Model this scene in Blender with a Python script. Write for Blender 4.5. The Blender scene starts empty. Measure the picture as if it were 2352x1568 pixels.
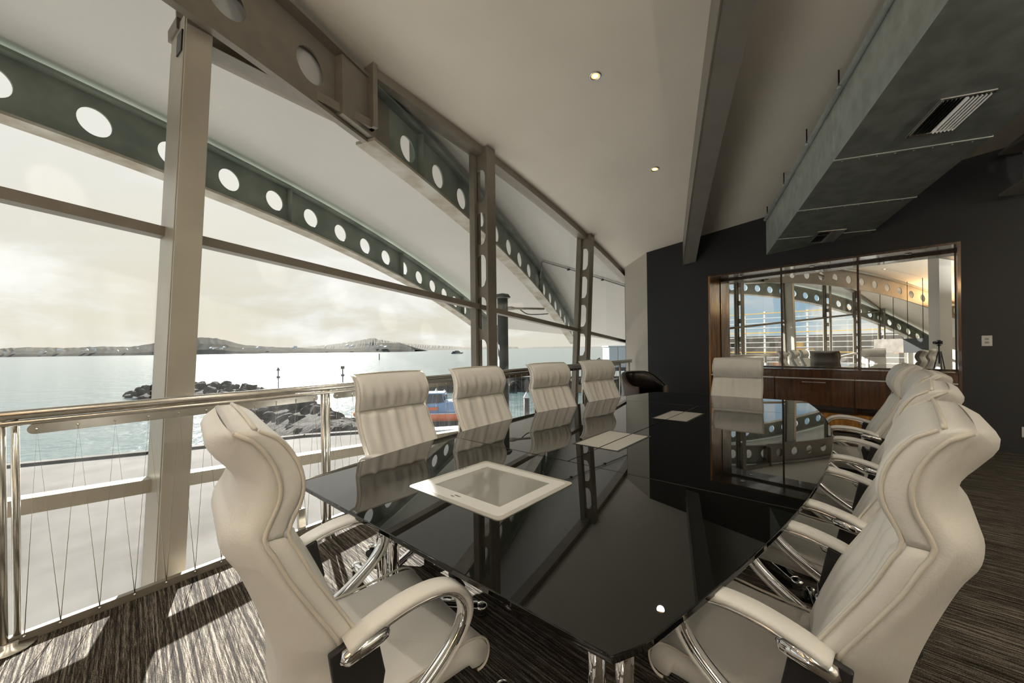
import bpy, bmesh, math, random
from mathutils import Vector, Matrix
import numpy as np
random.seed(7)
D = bpy.data; SC = bpy.context.scene; COL = SC.collection
PI = math.pi
# ------------------------------------------------------------------ camera
EYE = 1.35
cam = D.cameras.new('camera'); co = D.objects.new('camera', cam); COL.objects.link(co); SC.camera = co
cam.sensor_width = 36; cam.lens = 890/2352*36; cam.shift_y = 15.5/2352; cam.clip_end = 20000; cam.clip_start = 0.02
co.matrix_world = Matrix.Translation((0, 0, EYE)) @ Matrix.Rotation(PI/2, 4, 'X') @ Matrix.Rotation(-0.0132, 4, 'Z')
SC.view_settings.view_transform = 'Standard'; SC.view_settings.look = 'None'
SC.view_settings.gamma = 1; SC.view_settings.use_curve_mapping = False
SC.view_settings.exposure = 0.9
SC.cycles.max_bounces = 9; SC.cycles.diffuse_bounces = 4; SC.cycles.glossy_bounces = 6
SC.cycles.transparent_max_bounces = 24; SC.cycles.transmission_bounces = 4
SC.cycles.sample_clamp_indirect = 6; SC.cycles.sample_clamp_direct = 0
SC.cycles.caustics_reflective = False; SC.cycles.caustics_refractive = False
SC.cycles.use_denoising = True
# ------------------------------------------------------------------ sun and sky
SUN_AZ, SUN_EL = math.radians(-31), math.radians(27)
sd = Vector((math.sin(SUN_AZ)*math.cos(SUN_EL), math.cos(SUN_AZ)*math.cos(SUN_EL), math.sin(SUN_EL)))
sl = D.lights.new('sun', 'SUN'); sl.energy = 17; sl.angle = math.radians(0.55); sl.color = (1, .97, .93)
so = D.objects.new('sun', sl); COL.objects.link(so); so.rotation_euler = sd.to_track_quat('Z', 'Y').to_euler(); so.location = (-8, 14, 9)
def N(t, ty, **k):
    n = t.nodes.new(ty)
    for a, b in k.items():
        if a.startswith('i_'): n.inputs[a[2:].replace('_', ' ')].default_value = b
        else: setattr(n, a, b)
    return n
def ramp(t, stops, fac=None, interp='LINEAR'):
    r = N(t, 'ShaderNodeValToRGB'); r.color_ramp.interpolation = interp
    e = r.color_ramp.elements
    while len(e) < len(stops): e.new(.5)
    for x, (p, c) in zip(e, stops):
        x.position = p; x.color = (*c, 1) if len(c) == 3 else c
    if fac is not None: t.links.new(fac, r.inputs[0])
    return r
w = D.worlds.new('sky'); SC.world = w; w.use_nodes = True; t = w.node_tree; L = t.links.new
bg = t.nodes['Background']
tc = N(t, 'ShaderNodeTexCoord'); sep = N(t, 'ShaderNodeSeparateXYZ'); L(tc.outputs['Generated'], sep.inputs[0])
dot = N(t, 'ShaderNodeVectorMath', operation='DOT_PRODUCT'); L(tc.outputs['Generated'], dot.inputs[0])
dot.inputs[1].default_value = (math.sin(SUN_AZ), math.cos(SUN_AZ), 0)
# clear-air colour: hazy warm white towards the sun, blue away from it
hz = ramp(t, [(0.0, (.22, .47, .80)), (.45, (.36, .60, .86)), (.68, (.80, .87, .93)), (.86, (.90, .89, .84)), (1, (.93, .90, .82))])
mp = N(t, 'ShaderNodeMapRange'); mp.inputs[1].default_value = -1; mp.inputs[2].default_value = 1
L(dot.outputs['Value'], mp.inputs[0]); L(mp.outputs[0], hz.inputs[0])
low = ramp(t, [(0, (.90, .87, .80)), (.08, (.88, .86, .79)), (.35, (1, 1, 1))]); L(sep.outputs['Z'], low.inputs[0])
mul = N(t, 'ShaderNodeMixRGB', blend_type='MULTIPLY'); mul.inputs[0].default_value = 1
L(hz.outputs[0], mul.inputs[1]); L(low.outputs[0], mul.inputs[2])
# clouds on a flat layer
ad = N(t, 'ShaderNodeMath', operation='ADD'); ad.inputs[1].default_value = .30; L(sep.outputs['Z'], ad.inputs[0])
dv = N(t, 'ShaderNodeVectorMath', operation='DIVIDE'); L(tc.outputs['Generated'], dv.inputs[0])
cb = N(t, 'ShaderNodeCombineXYZ'); L(ad.outputs[0], cb.inputs[0]); L(ad.outputs[0], cb.inputs[1]); cb.inputs[2].default_value = 1
L(cb.outputs[0], dv.inputs[1])
nz = N(t, 'ShaderNodeTexNoise'); nz.inputs['Scale'].default_value = 1.3; nz.inputs['Detail'].default_value = 9; nz.inputs['Roughness'].default_value = .56
nz.inputs['Distortion'].default_value = .3
L(dv.outputs[0], nz.inputs['Vector'])
cm = ramp(t, [(.46, (0, 0, 0)), (.60, (1, 1, 1))], nz.outputs[0])
cc = ramp(t, [(.44, (.80, .775, .71)), (.56, (.93, .91, .85)), (.68, (1.03, 1.01, .97))], nz.outputs[0])
mx = N(t, 'ShaderNodeMixRGB'); L(cm.outputs[0], mx.inputs[0]); L(mul.outputs[0], mx.inputs[1]); L(cc.outputs[0], mx.inputs[2])
L(mx.outputs[0], bg.inputs[0]); bg.inputs[1].default_value = 0.54
FILL_W = 155
# ------------------------------------------------------------------ frames of reference (metres, floor at z = 0)
def dirv(deg): return Vector((math.sin(math.radians(deg)), math.cos(math.radians(deg)), 0))
gu = dirv(36.2); gn = Vector((-gu.y, gu.x, 0)); G0 = Vector((-1.45, 3.0, 0))
def G(t, o, z=0): return G0 + gu*t + gn*o + Vector((0, 0, z))        # along the glass wall, o = outwards
tu = dirv(40.8); tv = Vector((tu.y, -tu.x, 0))
def T(u, v, z=0): return tu*u + tv*v + Vector((0, 0, z))              # along / across the table
aa = dirv(21.3); ab = Vector((aa.y, -aa.x, 0))
def A(s, c, z=0): return aa*s + ab*c + Vector((0, 0, z))              # along / across the roof arches
W0 = Vector((5.77, 5.01, 0)); wd = Vector((-.678, .735, 0)).normalized(); wn = Vector((.735, .678, 0)).normalized()
def Wp(t, d, z=0): return W0 + wd*t - wn*d + Vector((0, 0, z))        # along the dark wall, d = into the room
def hc(s): return 4.12 - .015*(s-1.38)**2                            # underside of the curved roof
def sc_of(p): return (p.x*aa.x+p.y*aa.y, p.x*ab.x+p.y*ab.y)
def hcp(p): return hc(sc_of(p)[0])
# ------------------------------------------------------------------ materials
def mat(name, col, rough=.5, metal=0, bump=0, bscale=60, var=0, vscale=3, spec=.5, coat=0, trans=0, detail=4, **kw):
    m = D.materials.new(name); m.use_nodes = True; t = m.node_tree; p = t.nodes['Principled BSDF']; L = t.links.new
    p.inputs['Base Color'].default_value = (*col, 1); p.inputs['Roughness'].default_value = rough
    p.inputs['Metallic'].default_value = metal; p.inputs['Specular IOR Level'].default_value = spec
    p.inputs['Coat Weight'].default_value = coat
    g = N(t, 'ShaderNodeNewGeometry') if kw.get('world') else N(t, 'ShaderNodeTexCoord')
    vec = g.outputs['Position'] if kw.get('world') else g.outputs['Object']
    if var:
        n = N(t, 'ShaderNodeTexNoise'); n.inputs['Scale'].default_value = vscale; n.inputs['Detail'].default_value = detail
        if kw.get('stretch'):
            mm = N(t, 'ShaderNodeMapping'); mm.inputs['Scale'].default_value = kw['stretch']; mm.inputs['Rotation'].default_value = kw.get('rot', (0, 0, 0))
            L(vec, mm.inputs[0]); L(mm.outputs[0], n.inputs['Vector'])
        else: L(vec, n.inputs['Vector'])
        c2 = kw.get('col2') or tuple(max(0, x*(1-var)) for x in col)
        r = ramp(t, [(.35, c2), (.65, col)], n.outputs[0]); L(r.outputs[0], p.inputs['Base Color'])
    if bump:
        n2 = N(t, 'ShaderNodeTexNoise'); n2.inputs['Scale'].default_value = bscale; n2.inputs['Detail'].default_value = 3
        L(vec, n2.inputs['Vector']); b = N(t, 'ShaderNodeBump'); b.inputs['Strength'].default_value = bump; b.inputs['Distance'].default_value = kw.get('bdist', .01)
        L(n2.outputs[0], b.inputs['Height']); L(b.outputs[0], p.inputs['Normal'])
    return m
M = {}
M['ceil'] = mat('ceiling_paint', (.80, .75, .66), .8, var=.05, vscale=1.2)
M['soffit'] = mat('soffit_paint', (.60, .59, .56), .8, var=.05, vscale=.6)
M['dark'] = mat('charcoal_wall_paint', (.013, .0145, .018), .55, bump=.05, bscale=220, bdist=.002)
M['pale_wall'] = mat('pale_wall_paint', (.55, .52, .46), .7)
M['cream'] = mat('cream_paint', (.72, .68, .60), .6)
M['bronze'] = mat('taupe_frame_paint', (.24, .215, .175), .42, metal=.25, var=.12, vscale=8)
M['column'] = mat('satin_column_paint', (.50, .47, .40), .38, metal=.3, var=.08, vscale=5)
M['green'] = mat('weathered_green_steel', (.15, .185, .155), .6, var=.5, vscale=2.2, col2=(.26, .285, .25), bump=.2, bscale=14, world=1, detail=8)
M['flange'] = mat('rusty_pale_steel', (.50, .49, .44), .6, var=.5, vscale=3.5, col2=(.33, .28, .21), world=1, detail=8)
M['boxbeam'] = mat('taupe_beam_lining', (.23, .215, .19), .4, var=.15, vscale=2)
M['darksteel'] = mat('black_steel', (.02, .02, .02), .4, metal=.3)
M['stainless'] = mat('brushed_stainless', (.60, .575, .52), .27, metal=1, var=.1, vscale=30)
M['wire'] = mat('stainless_wire', (.42, .36, .27), .35, metal=1)
M['chrome'] = mat('chrome', (.86, .86, .86), .045, metal=1)
M['leather'] = mat('white_leather', (.88, .865, .825), .42, bump=.22, bscale=190, var=.05, vscale=5, bdist=.004)
M['piping'] = mat('leather_piping', (.74, .70, .62), .4, bump=.1, bscale=200)
M['blackleather'] = mat('black_leather', (.018, .015, .014), .25, bump=.15, bscale=120, bdist=.004)
M['brownleather'] = mat('brown_leather', (.10, .075, .06), .35, bump=.15, bscale=120, bdist=.004)
M['plastic'] = mat('black_plastic', (.015, .015, .016), .4)
M['rubber'] = mat('dark_rubber', (.01, .01, .01), .6)
M['white'] = mat('white_plastic', (.8, .8, .78), .35)
M['grey'] = mat('grey_plastic', (.35, .35, .35), .4)
M['mirror'] = mat('mirror_silver', (.90, .92, .90), .0, metal=1)
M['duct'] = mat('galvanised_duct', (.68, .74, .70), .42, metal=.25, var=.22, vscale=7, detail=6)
M['ductbottom'] = mat('shaded_duct_underside', (.24, .265, .245), .55, metal=.1, var=.3, vscale=6, bump=.1, bscale=90)
M['alu'] = mat('aluminium', (.72, .70, .66), .3, metal=1)
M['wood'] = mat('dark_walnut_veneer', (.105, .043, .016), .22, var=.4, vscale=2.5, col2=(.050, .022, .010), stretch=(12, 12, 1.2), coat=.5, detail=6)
M['amber'] = mat('amber_lit_veneer', (.50, .22, .045), .22, var=.4, vscale=2.5, col2=(.22, .10, .025), stretch=(9, 9, 1), coat=.6, detail=6)
M['bounce_strip'] = mat('added_bounce_paving', (.33, .322, .305), .8, var=.12, vscale=.6, world=1)
M['deck'] = mat('concrete_apron', (.095, .089, .079), .9, var=.3, vscale=.35, world=1, detail=8, col2=(.058, .054, .047), spec=.05)
M['rock'] = mat('basalt_rock', (.062, .058, .051), .95, spec=.02, var=.6, vscale=2.5, bump=.6, bscale=3, world=1, bdist=.2)
M['hill'] = mat('haze_tinted_hill', (.082, .079, .069), 1, spec=0, var=.2, vscale=.02, world=1, detail=8)  # haze over the water is put into the base colour
M['farhill'] = mat('haze_tinted_far_hill', (.15, .143, .128), 1, spec=0)  # paler still, with more of the haze in the colour
M['house'] = mat('house_white', (.60, .59, .57), .7)
M['boatblue'] = mat('boat_blue', (.20, .34, .55), .3, coat=.4)
M['orange'] = mat('boat_orange', (.75, .16, .05), .5)
M['navy'] = mat('navy_glass', (.02, .03, .04), .1)
M['timber'] = mat('wharf_pile_timber', (.10, .085, .07), .8, var=.4, vscale=4)
M['yellow'] = mat('yellow_paint', (.75, .45, .06), .5)
M['rust'] = mat('rust_orange_paint', (.55, .22, .08), .6)
M['blackpipe'] = mat('grimy_black_flue', (.05, .055, .058), .45, var=.5, vscale=3, col2=(.12, .125, .12), detail=8)
M['label'] = mat('print_grey', (.08, .08, .08), .5)
M['skin'] = M['grey']
def glass(name, tint=(.93, .94, .93), haze=.008):
    m = D.materials.new(name); m.use_nodes = True; t = m.node_tree; t.nodes.clear(); L = t.links.new
    o = N(t, 'ShaderNodeOutputMaterial'); tr = N(t, 'ShaderNodeBsdfTransparent'); tr.inputs[0].default_value = (*tint, 1)
    gl = N(t, 'ShaderNodeBsdfGlossy'); gl.inputs['Roughness'].default_value = .0; gl.inputs[0].default_value = (.9, .9, .9, 1)
    fr = N(t, 'ShaderNodeFresnel'); gg = N(t, 'ShaderNodeNewGeometry'); mr0 = N(t, 'ShaderNodeMapRange'); mr0.inputs[3].default_value = 1.24; mr0.inputs[4].default_value = 1/1.24; L(gg.outputs['Backfacing'], mr0.inputs[0]); L(mr0.outputs[0], fr.inputs[0])
    mx = N(t, 'ShaderNodeMixShader'); L(fr.outputs[0], mx.inputs[0]); L(tr.outputs[0], mx.inputs[1]); L(gl.outputs[0], mx.inputs[2])
    if haze:
        df = N(t, 'ShaderNodeBsdfTranslucent'); df.inputs[0].default_value = (.9, .88, .82, 1)
        no = N(t, 'ShaderNodeTexNoise'); no.inputs['Scale'].default_value = 3; no.inputs['Detail'].default_value = 8
        tc = N(t, 'ShaderNodeTexCoord'); mm = N(t, 'ShaderNodeMapping'); mm.inputs['Scale'].default_value = (3, 3, .5)
        L(tc.outputs['Object'], mm.inputs[0]); L(mm.outputs[0], no.inputs['Vector'])
        mr = N(t, 'ShaderNodeMapRange'); mr.inputs[1].default_value = .3; mr.inputs[2].default_value = .8; mr.inputs[3].default_value = haze*.5; mr.inputs[4].default_value = haze*1.8
        L(no.outputs[0], mr.inputs[0])
        m2 = N(t, 'ShaderNodeMixShader'); L(mr.outputs[0], m2.inputs[0]); L(mx.outputs[0], m2.inputs[1]); L(df.outputs[0], m2.inputs[2]); mx = m2
    L(mx.outputs[0], o.inputs[0]); return m
M['glass'] = glass('window_glass')
# black glass of the table top
m = mat('black_glass', (.005, .005, .004), .012, spec=.55); m.node_tree.nodes['Principled BSDF'].inputs['IOR'].default_value = 1.62; M['blackglass'] = m
M['plate'] = mat('satin_aluminium_plate', (.62, .60, .55), .35, metal=.3)
M['panelglass'] = mat('satin_screen_glass', (.36, .355, .33), .06, spec=.8)
M['edge'] = mat('table_edge', (.10, .10, .09), .2, metal=.5)
# carpet: streaky woven stripes
m = D.materials.new('striped_carpet'); m.use_nodes = True; t = m.node_tree; p = t.nodes['Principled BSDF']; L = t.links.new
g = N(t, 'ShaderNodeNewGeometry'); rt = N(t, 'ShaderNodeMapping'); rt.inputs['Rotation'].default_value = (0, 0, math.radians(45.5))
L(g.outputs['Position'], rt.inputs[0])
def streak(sc, seed, det=3, rough=.6):
    s = N(t, 'ShaderNodeMapping'); s.inputs['Scale'].default_value = sc; s.inputs['Location'].default_value = (seed, seed*2, 0)
    L(rt.outputs[0], s.inputs[0]); n = N(t, 'ShaderNodeTexNoise'); n.inputs['Scale'].default_value = 1; n.inputs['Detail'].default_value = det; n.inputs['Roughness'].default_value = rough
    L(s.outputs[0], n.inputs['Vector']); return n
a1 = streak((1.6, 95, 1), 3); a2 = streak((14, 300, 1), 9, 2); a3 = streak((240, 240, 1), 5, 2)
def mth(op, x, y):
    n = N(t, 'ShaderNodeMath', operation=op)
    for i, v in enumerate((x, y)):
        if isinstance(v, (int, float)): n.inputs[i].default_value = v
        else: L(v, n.inputs[i])
    return n.outputs[0]
mixv = mth('ADD', mth('MULTIPLY', a1.outputs[0], .44), mth('ADD', mth('MULTIPLY', a2.outputs[0], .30), mth('MULTIPLY', a3.outputs[0], .26)))
r = ramp(t, [(.39, (.007, .006, .0055)), (.465, (.022, .018, .015)), (.52, (.075, .065, .052)), (.59, (.24, .218, .182))], mixv)
L(r.outputs[0], p.inputs['Base Color']); p.inputs['Roughness'].default_value = .95; p.inputs['Specular IOR Level'].default_value = .1
b = N(t, 'ShaderNodeBump'); b.inputs['Strength'].default_value = .6; b.inputs['Distance'].default_value = .006; L(mixv, b.inputs['Height']); L(b.outputs[0], p.inputs['Normal'])
M['carpet'] = m
# sea
m = D.materials.new('harbour_water'); m.use_nodes = True; t = m.node_tree; p = t.nodes['Principled BSDF']; L = t.links.new
p.inputs['Base Color'].default_value = (.05, .078, .08, 1); p.inputs['Roughness'].default_value = .17; p.inputs['Specular IOR Level'].default_value = .38; p.inputs['IOR'].default_value = 1.33
g = N(t, 'ShaderNodeNewGeometry'); hts = []
for sc_, am in ((.9, .5), (.22, 1.6), (3.2, .12)):
    s = N(t, 'ShaderNodeMapping'); s.inputs['Scale'].default_value = (sc_, sc_*1.0, 1); L(g.outputs['Position'], s.inputs[0])
    n = N(t, 'ShaderNodeTexNoise'); n.inputs['Scale'].default_value = 1; n.inputs['Detail'].default_value = 3; L(s.outputs[0], n.inputs['Vector'])
    q = N(t, 'ShaderNodeMath', operation='MULTIPLY'); L(n.outputs[0], q.inputs[0]); q.inputs[1].default_value = am; hts.append(q)
s1 = N(t, 'ShaderNodeMath', operation='ADD'); L(hts[0].outputs[0], s1.inputs[0]); L(hts[1].outputs[0], s1.inputs[1])
s2 = N(t, 'ShaderNodeMath', operation='ADD'); L(s1.outputs[0], s2.inputs[0]); L(hts[2].outputs[0], s2.inputs[1])
b = N(t, 'ShaderNodeBump'); b.inputs['Strength'].default_value = .55; b.inputs['Distance'].default_value = .5; L(s2.outputs[0], b.inputs['Height']); L(b.outputs[0], p.inputs['Normal'])
M['sea'] = m
def emis(name, col, s):
    m = D.materials.new(name); m.use_nodes = True; p = m.node_tree.nodes['Principled BSDF']
    p.inputs['Base Color'].default_value = (0, 0, 0, 1); p.inputs['Emission Color'].default_value = (*col, 1); p.inputs['Emission Strength'].default_value = s; return m
M['lamp'] = emis('lamp_glow', (1, .74, .38), 3.2); M['lampring'] = emis('lamp_reflector_glow', (1, .50, .16), .9)
# ------------------------------------------------------------------ mesh builder
class MB:
    def __init__(s): s.v = []; s.f = []; s.sm = []
    def add(s, vs, fs, smooth=False):
        o = len(s.v); s.v += [tuple(x) for x in vs]; s.f += [tuple(i+o for i in f) for f in fs]; s.sm += [smooth]*len(fs); return s
    def hexa(s, b, tp):     # 4 bottom points, 4 top points
        return s.add(list(b)+list(tp), [(3, 2, 1, 0), (4, 5, 6, 7), (0, 1, 5, 4), (1, 2, 6, 5), (2, 3, 7, 6), (3, 0, 4, 7)])
    def box(s, x0, x1, y0, y1, z0, z1):
        return s.hexa([(x0, y0, z0), (x1, y0, z0), (x1, y1, z0), (x0, y1, z0)], [(x0, y0, z1), (x1, y0, z1), (x1, y1, z1), (x0, y1, z1)])
    def fbox(s, F, a0, a1, b0, b1, z0, z1):     # box in a frame function F(a, b, z)
        return s.hexa([F(a0, b0, z0), F(a1, b0, z0), F(a1, b1, z0), F(a0, b1, z0)], [F(a0, b0, z1), F(a1, b0, z1), F(a1, b1, z1), F(a0, b1, z1)])
    def prism(s, pts, off):     # polygon (3D points) extruded by vector
        n = len(pts); pts = [Vector(p) for p in pts]; off = Vector(off)
        return s.add(pts+[p+off for p in pts], [tuple(range(n-1, -1, -1)), tuple(range(n, 2*n))]+[(i, (i+1) % n, n+(i+1) % n, n+i) for i in range(n)])
    def grid(s, rows, closed=False, smooth=True, cap=False):
        m = len(rows[0]); vs = [p for r in rows for p in r]; fs = []
        for i in range(len(rows)-1):
            for j in range(m if closed else m-1):
                k = (j+1) % m; fs.append((i*m+j, i*m+k, (i+1)*m+k, (i+1)*m+j))
        if cap: fs += [tuple(range(m-1, -1, -1)), tuple((len(rows)-1)*m+j for j in range(m))]
        return s.add(vs, fs, smooth)
    def tube(s, pts, r, n=8, cap=True):
        pts = [Vector(p) for p in pts]; rows = []; rr = r if isinstance(r, (list, tuple)) else [r]*len(pts)
        prev = None
        for i, p in enumerate(pts):
            d = (pts[min(i+1, len(pts)-1)]-pts[max(i-1, 0)]).normalized()
            if prev is None: prev = Vector((0, 0, 1)) if abs(d.z) < .9 else Vector((1, 0, 0))
            x = d.cross(prev).normalized(); y = x.cross(d).normalized(); prev = y
            rows.append([p+(x*math.cos(2*PI*k/n)+y*math.sin(2*PI*k/n))*rr[i] for k in range(n)])
        return s.grid(rows, True, True, cap)
    def lathe(s, prof, c=(0, 0, 0), n=20, ax=None, cap=True):
        c = Vector(c); q = Vector((0, 0, 1)).rotation_difference(Vector(ax)) if ax is not None else None; rows = []
        for r, z in prof:
            row = []
            for k in range(n):
                p = Vector((r*math.cos(2*PI*k/n), r*math.sin(2*PI*k/n), z))
                if q: p = q @ p
                row.append(c+p)
            rows.append(row)
        return s.grid(rows, True, True, cap)
    def sweep(s, path, section, side):   # section: list of (lateral, normal) or function of i
        path = [Vector(p) for p in path]; side = Vector(side).normalized(); rows = []
        for i, p in enumerate(path):
            d = (path[min(i+1, len(path)-1)]-path[max(i-1, 0)]).normalized(); nn = side.cross(d).normalized()
            sec = section(i/(len(path)-1)) if callable(section) else section
            rows.append([p+side*a+nn*b for a, b in sec])
        return s.grid(rows, True, True, True)
    def mesh(s, name):
        me = D.meshes.new(name); me.from_pydata(s.v, [], s.f); me.polygons.foreach_set('use_smooth', s.sm); me.update()
        bm = bmesh.new(); bm.from_mesh(me); bmesh.ops.recalc_face_normals(bm, faces=bm.faces); bm.to_mesh(me); bm.free(); return me
def obj(name, mb, material, parent=None, label=None, bevel=0, seg=2, kind=None, autos=True):
    me = mb.mesh(name) if isinstance(mb, MB) else mb
    if material is not None and not me.materials: me.materials.append(M[material] if isinstance(material, str) else material)
    o = D.objects.new(name, me); COL.objects.link(o)
    if parent is not None: o.parent = parent
    if label: o['label'] = label
    if kind: o['kind'] = kind
    if bevel:
        b = o.modifiers.new('bevel', 'BEVEL'); b.width = bevel; b.segments = seg; b.limit_method = 'ANGLE'; b.angle_limit = math.radians(50)
    return o
def tag(o, label, cat, group=None):
    o['label'] = label; o['category'] = cat
    if group: o['group'] = group
    return o
def thing(name, label, cat, loc=(0, 0, 0), rz=0, group=None):
    o = D.objects.new(name, None); COL.objects.link(o); o.empty_display_size = .1; o.location = loc; o.rotation_euler = (0, 0, rz); return tag(o, label, cat, group)
def struct(name, mb=None, m=None, parent=None, bevel=0):
    if mb is None:
        o = D.objects.new(name, None); COL.objects.link(o)
    else: o = obj(name, mb, m, parent, bevel=bevel)
    if parent is None: o['kind'] = 'structure'
    return o
def dup(root, loc, rz, label, group=None):
    r = root.copy(); COL.objects.link(r); r.location = loc; r.rotation_euler = (0, 0, rz); r['label'] = label
    if group: r['group'] = group
    for ch in list(root.children):
        c = ch.copy(); COL.objects.link(c); c.parent = r
        for gch in ch.children:
            d = gch.copy(); COL.objects.link(d); d.parent = c
    return r
def cr(pts, n=6):       # Catmull-Rom through points
    P = [Vector(p) for p in pts]; P = [P[0]*2-P[1]]+P+[P[-1]*2-P[-2]]; out = []
    for i in range(1, len(P)-2):
        for k in range(n):
            x = k/n; a, b, c, d = P[i-1], P[i], P[i+1], P[i+2]
            out.append(.5*((2*b)+(c-a)*x+(2*a-5*b+4*c-d)*x*x+(3*b-a-3*c+d)*x**3))
    out.append(P[-2]); return out
def interp(x, xs, ys): return float(np.interp(x, xs, ys))
def holed(mb, F, a0, a1, h0, h1, hw, hh, ca=None, chh=None, th=.012, n=28, p=2.0, b=0):
    """plate cell a0..a1 x h0..h1 with an oval / round-ended hole; F(a, b, h); straight part = hh-hw for slots"""
    ca = (a0+a1)/2 if ca is None else ca; chh = (h0+h1)/2 if chh is None else chh
    inner = []; outer = []
    for k in range(n):
        th_ = 2*PI*(k+.5)/n; c, s = math.cos(th_), math.sin(th_)
        inner.append((ca+hw*c, chh+hw*s+(hh-hw)*(1 if s > 0 else -1)))
        c2, s2 = math.cos(th_), math.sin(th_)
        kx = (a1-ca)/c2 if c2 > 0 else (a0-ca)/c2; ky = (h1-chh)/s2 if s2 > 0 else (h0-chh)/s2
        kk = min(kx, ky); outer.append([ca+kk*c2, chh+kk*s2])
    for cx, cy in ((a0, h0), (a0, h1), (a1, h0), (a1, h1)):     # snap nearest to corners
        j = min(range(n), key=lambda i: (outer[i][0]-cx)**2+(outer[i][1]-cy)**2); outer[j] = [cx, cy]
    vs = []
    for bb in (b-th/2, b+th/2):
        vs += [F(x, bb, y) for x, y in inner]+[F(x, bb, y) for x, y in outer]
    fs = []
    for k in range(n):
        q = (k+1) % n
        fs += [(k, q, n+q, n+k), (2*n+q, 2*n+k, 3*n+k, 3*n+q), (q, k, 2*n+k, 2*n+q), (n+k, n+q, 3*n+q, 3*n+k)]
    mb.add(vs, fs)
# ================================================================== SETTING
# floor
f = MB(); fp = [G(-14, .03), G(8.5, .03), Wp(-6, -.6), G(-14, -12)]
f.prism([p+Vector((0, 0, -.3)) for p in fp], (0, 0, .3)); struct('floor', f, 'carpet')
# ceiling (curved roof lining) and the canopy beyond the glass
def cg(s): return -3.51+.2659*s
def roofgrid(s0, s1, ns, cfun0, cfun1, nc, th):
    low = []; top = []
    for i in range(ns+1):
        s = s0+(s1-s0)*i/ns; a0, a1 = cfun0(s), cfun1(s)
        low.append([A(s, a0+(a1-a0)*j/nc, hc(s)) for j in range(nc+1)]); top.append([p+Vector((0, 0, th)) for p in low[-1]])
    m = MB(); m.grid(low); m.grid(top)
    m.grid([low[0], top[0]], smooth=False); m.grid([low[-1], top[-1]], smooth=False)
    m.grid([[r[0] for r in low], [r[0] for r in top]], smooth=False); m.grid([[r[-1] for r in low], [r[-1] for r in top]], smooth=False); return m
struct('ceiling', roofgrid(-16, 10.15, 52, cg, lambda s: 13, 4, .12), 'ceil')
m = MB(); low = []; top = []
for i in range(61):
    x = i/60; row = []
    for j in range(9):
        y = j/8; c0, s_end0 = -5.56, 14.87+.336*-5.56
        # parametrise so the far edge is skewed
        def cc_(s): return min(cg(s), -.1) if s < 10.15 else -.1
        s = -7.5+(x)*(7.5+14.87+.336*(-5.56+(5.46)*y)) ; c = -5.56+(cc_(s)+5.56)*y if s < 10.15 else -5.56+(5.46)*y
        if c < -5.56: c = -5.56
        row.append(A(s, c, hc(s)))
    low.append(row); top.append([p+Vector((0, 0, .16)) for p in row])
m.grid(low); m.grid(top); m.grid([low[-1], top[-1]], smooth=False); m.grid([[r[0] for r in low], [r[0] for r in top]], smooth=False)
struct('trim_1', m, 'soffit')
# dark end wall with the joinery niche cut out of it
def wallseg(m, p0, p1, nrm, z0=None, z1=None, th=.12, n=1):
    for i in range(n):
        a_ = p0.lerp(p1, i/n); b_ = p0.lerp(p1, (i+1)/n); o = nrm*th
        zz = lambda p: z1 if z1 is not None else hcp(p)+.03
        zb = 0 if z0 is None else z0
        q = [a_, b_, b_+o, a_+o]
        m.hexa([Vector((p.x, p.y, zb)) for p in q], [Vector((p.x, p.y, zz(p))) for p in q])
m = MB(); wallseg(m, Wp(3.044, 0), Wp(4.29, 0), wn, n=3); wallseg(m, Wp(-6, 0), Wp(-.02, 0), wn, n=6)
wallseg(m, Wp(-.02, 0), Wp(3.044, 0), wn, z0=2.635, n=5)
wallseg(m, Wp(-.4, .56), Wp(3.3, .56), wn, z1=3.2) if False else None
struct('wall_back', m, 'dark')
RC = Vector((2.63, 8.95, 0)); c0 = Wp(4.29, 0)
m = MB(); d_ = (RC-c0).normalized(); wallseg(m, c0, RC, Vector((-d_.y, d_.x, 0))*-1 if False else Vector((d_.y, -d_.x, 0)), th=.14, n=2); struct('wall_left', m, 'pale_wall')
m = MB(); e = G(8.12, .5); d_ = (e-RC).normalized(); wallseg(m, RC, e, Vector((d_.y, -d_.x, 0)), th=.1); struct('trim_2', m, 'darksteel')
m = MB(); wallseg(m, Wp(-6, 0), G(-14, -12), Vector((.85, -.52, 0)), n=10); struct('wall_right', m, 'cream')
m = MB(); wallseg(m, G(-14, -12), G(-14, -6.5), -gu, z1=.9, n=1); wallseg(m, G(-14, -6.5), G(-14, .45), -gu, n=5); struct('wall_front', m, 'cream')
wf = struct('added_window_8');  # unseen rear window, added to bring daylight in from behind
for k in range(4):
    m = MB(); wallseg(m, G(-14, -12+k*1.8), G(-14, -12+k*1.8+.12), -gu, z0=.9, n=1); obj('post', m, 'bronze', wf)
    if k < 3: m = MB(); m.add([G(-14.05, -11.85+k*1.8, .9), G(-14.05, -10.25+k*1.8, .9), G(-14.05, -10.25+k*1.8, 3.9), G(-14.05, -11.85+k*1.8, 3.9)], [(0, 1, 2, 3)]); obj('pane', m, 'glass', wf)
m = MB(); m.fbox(Wp, -6, -.03, 0, .015, 0, .085); m.fbox(Wp, 3.05, 4.29, 0, .015, 0, .085); struct('baseboard_back', m, 'dark')
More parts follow.
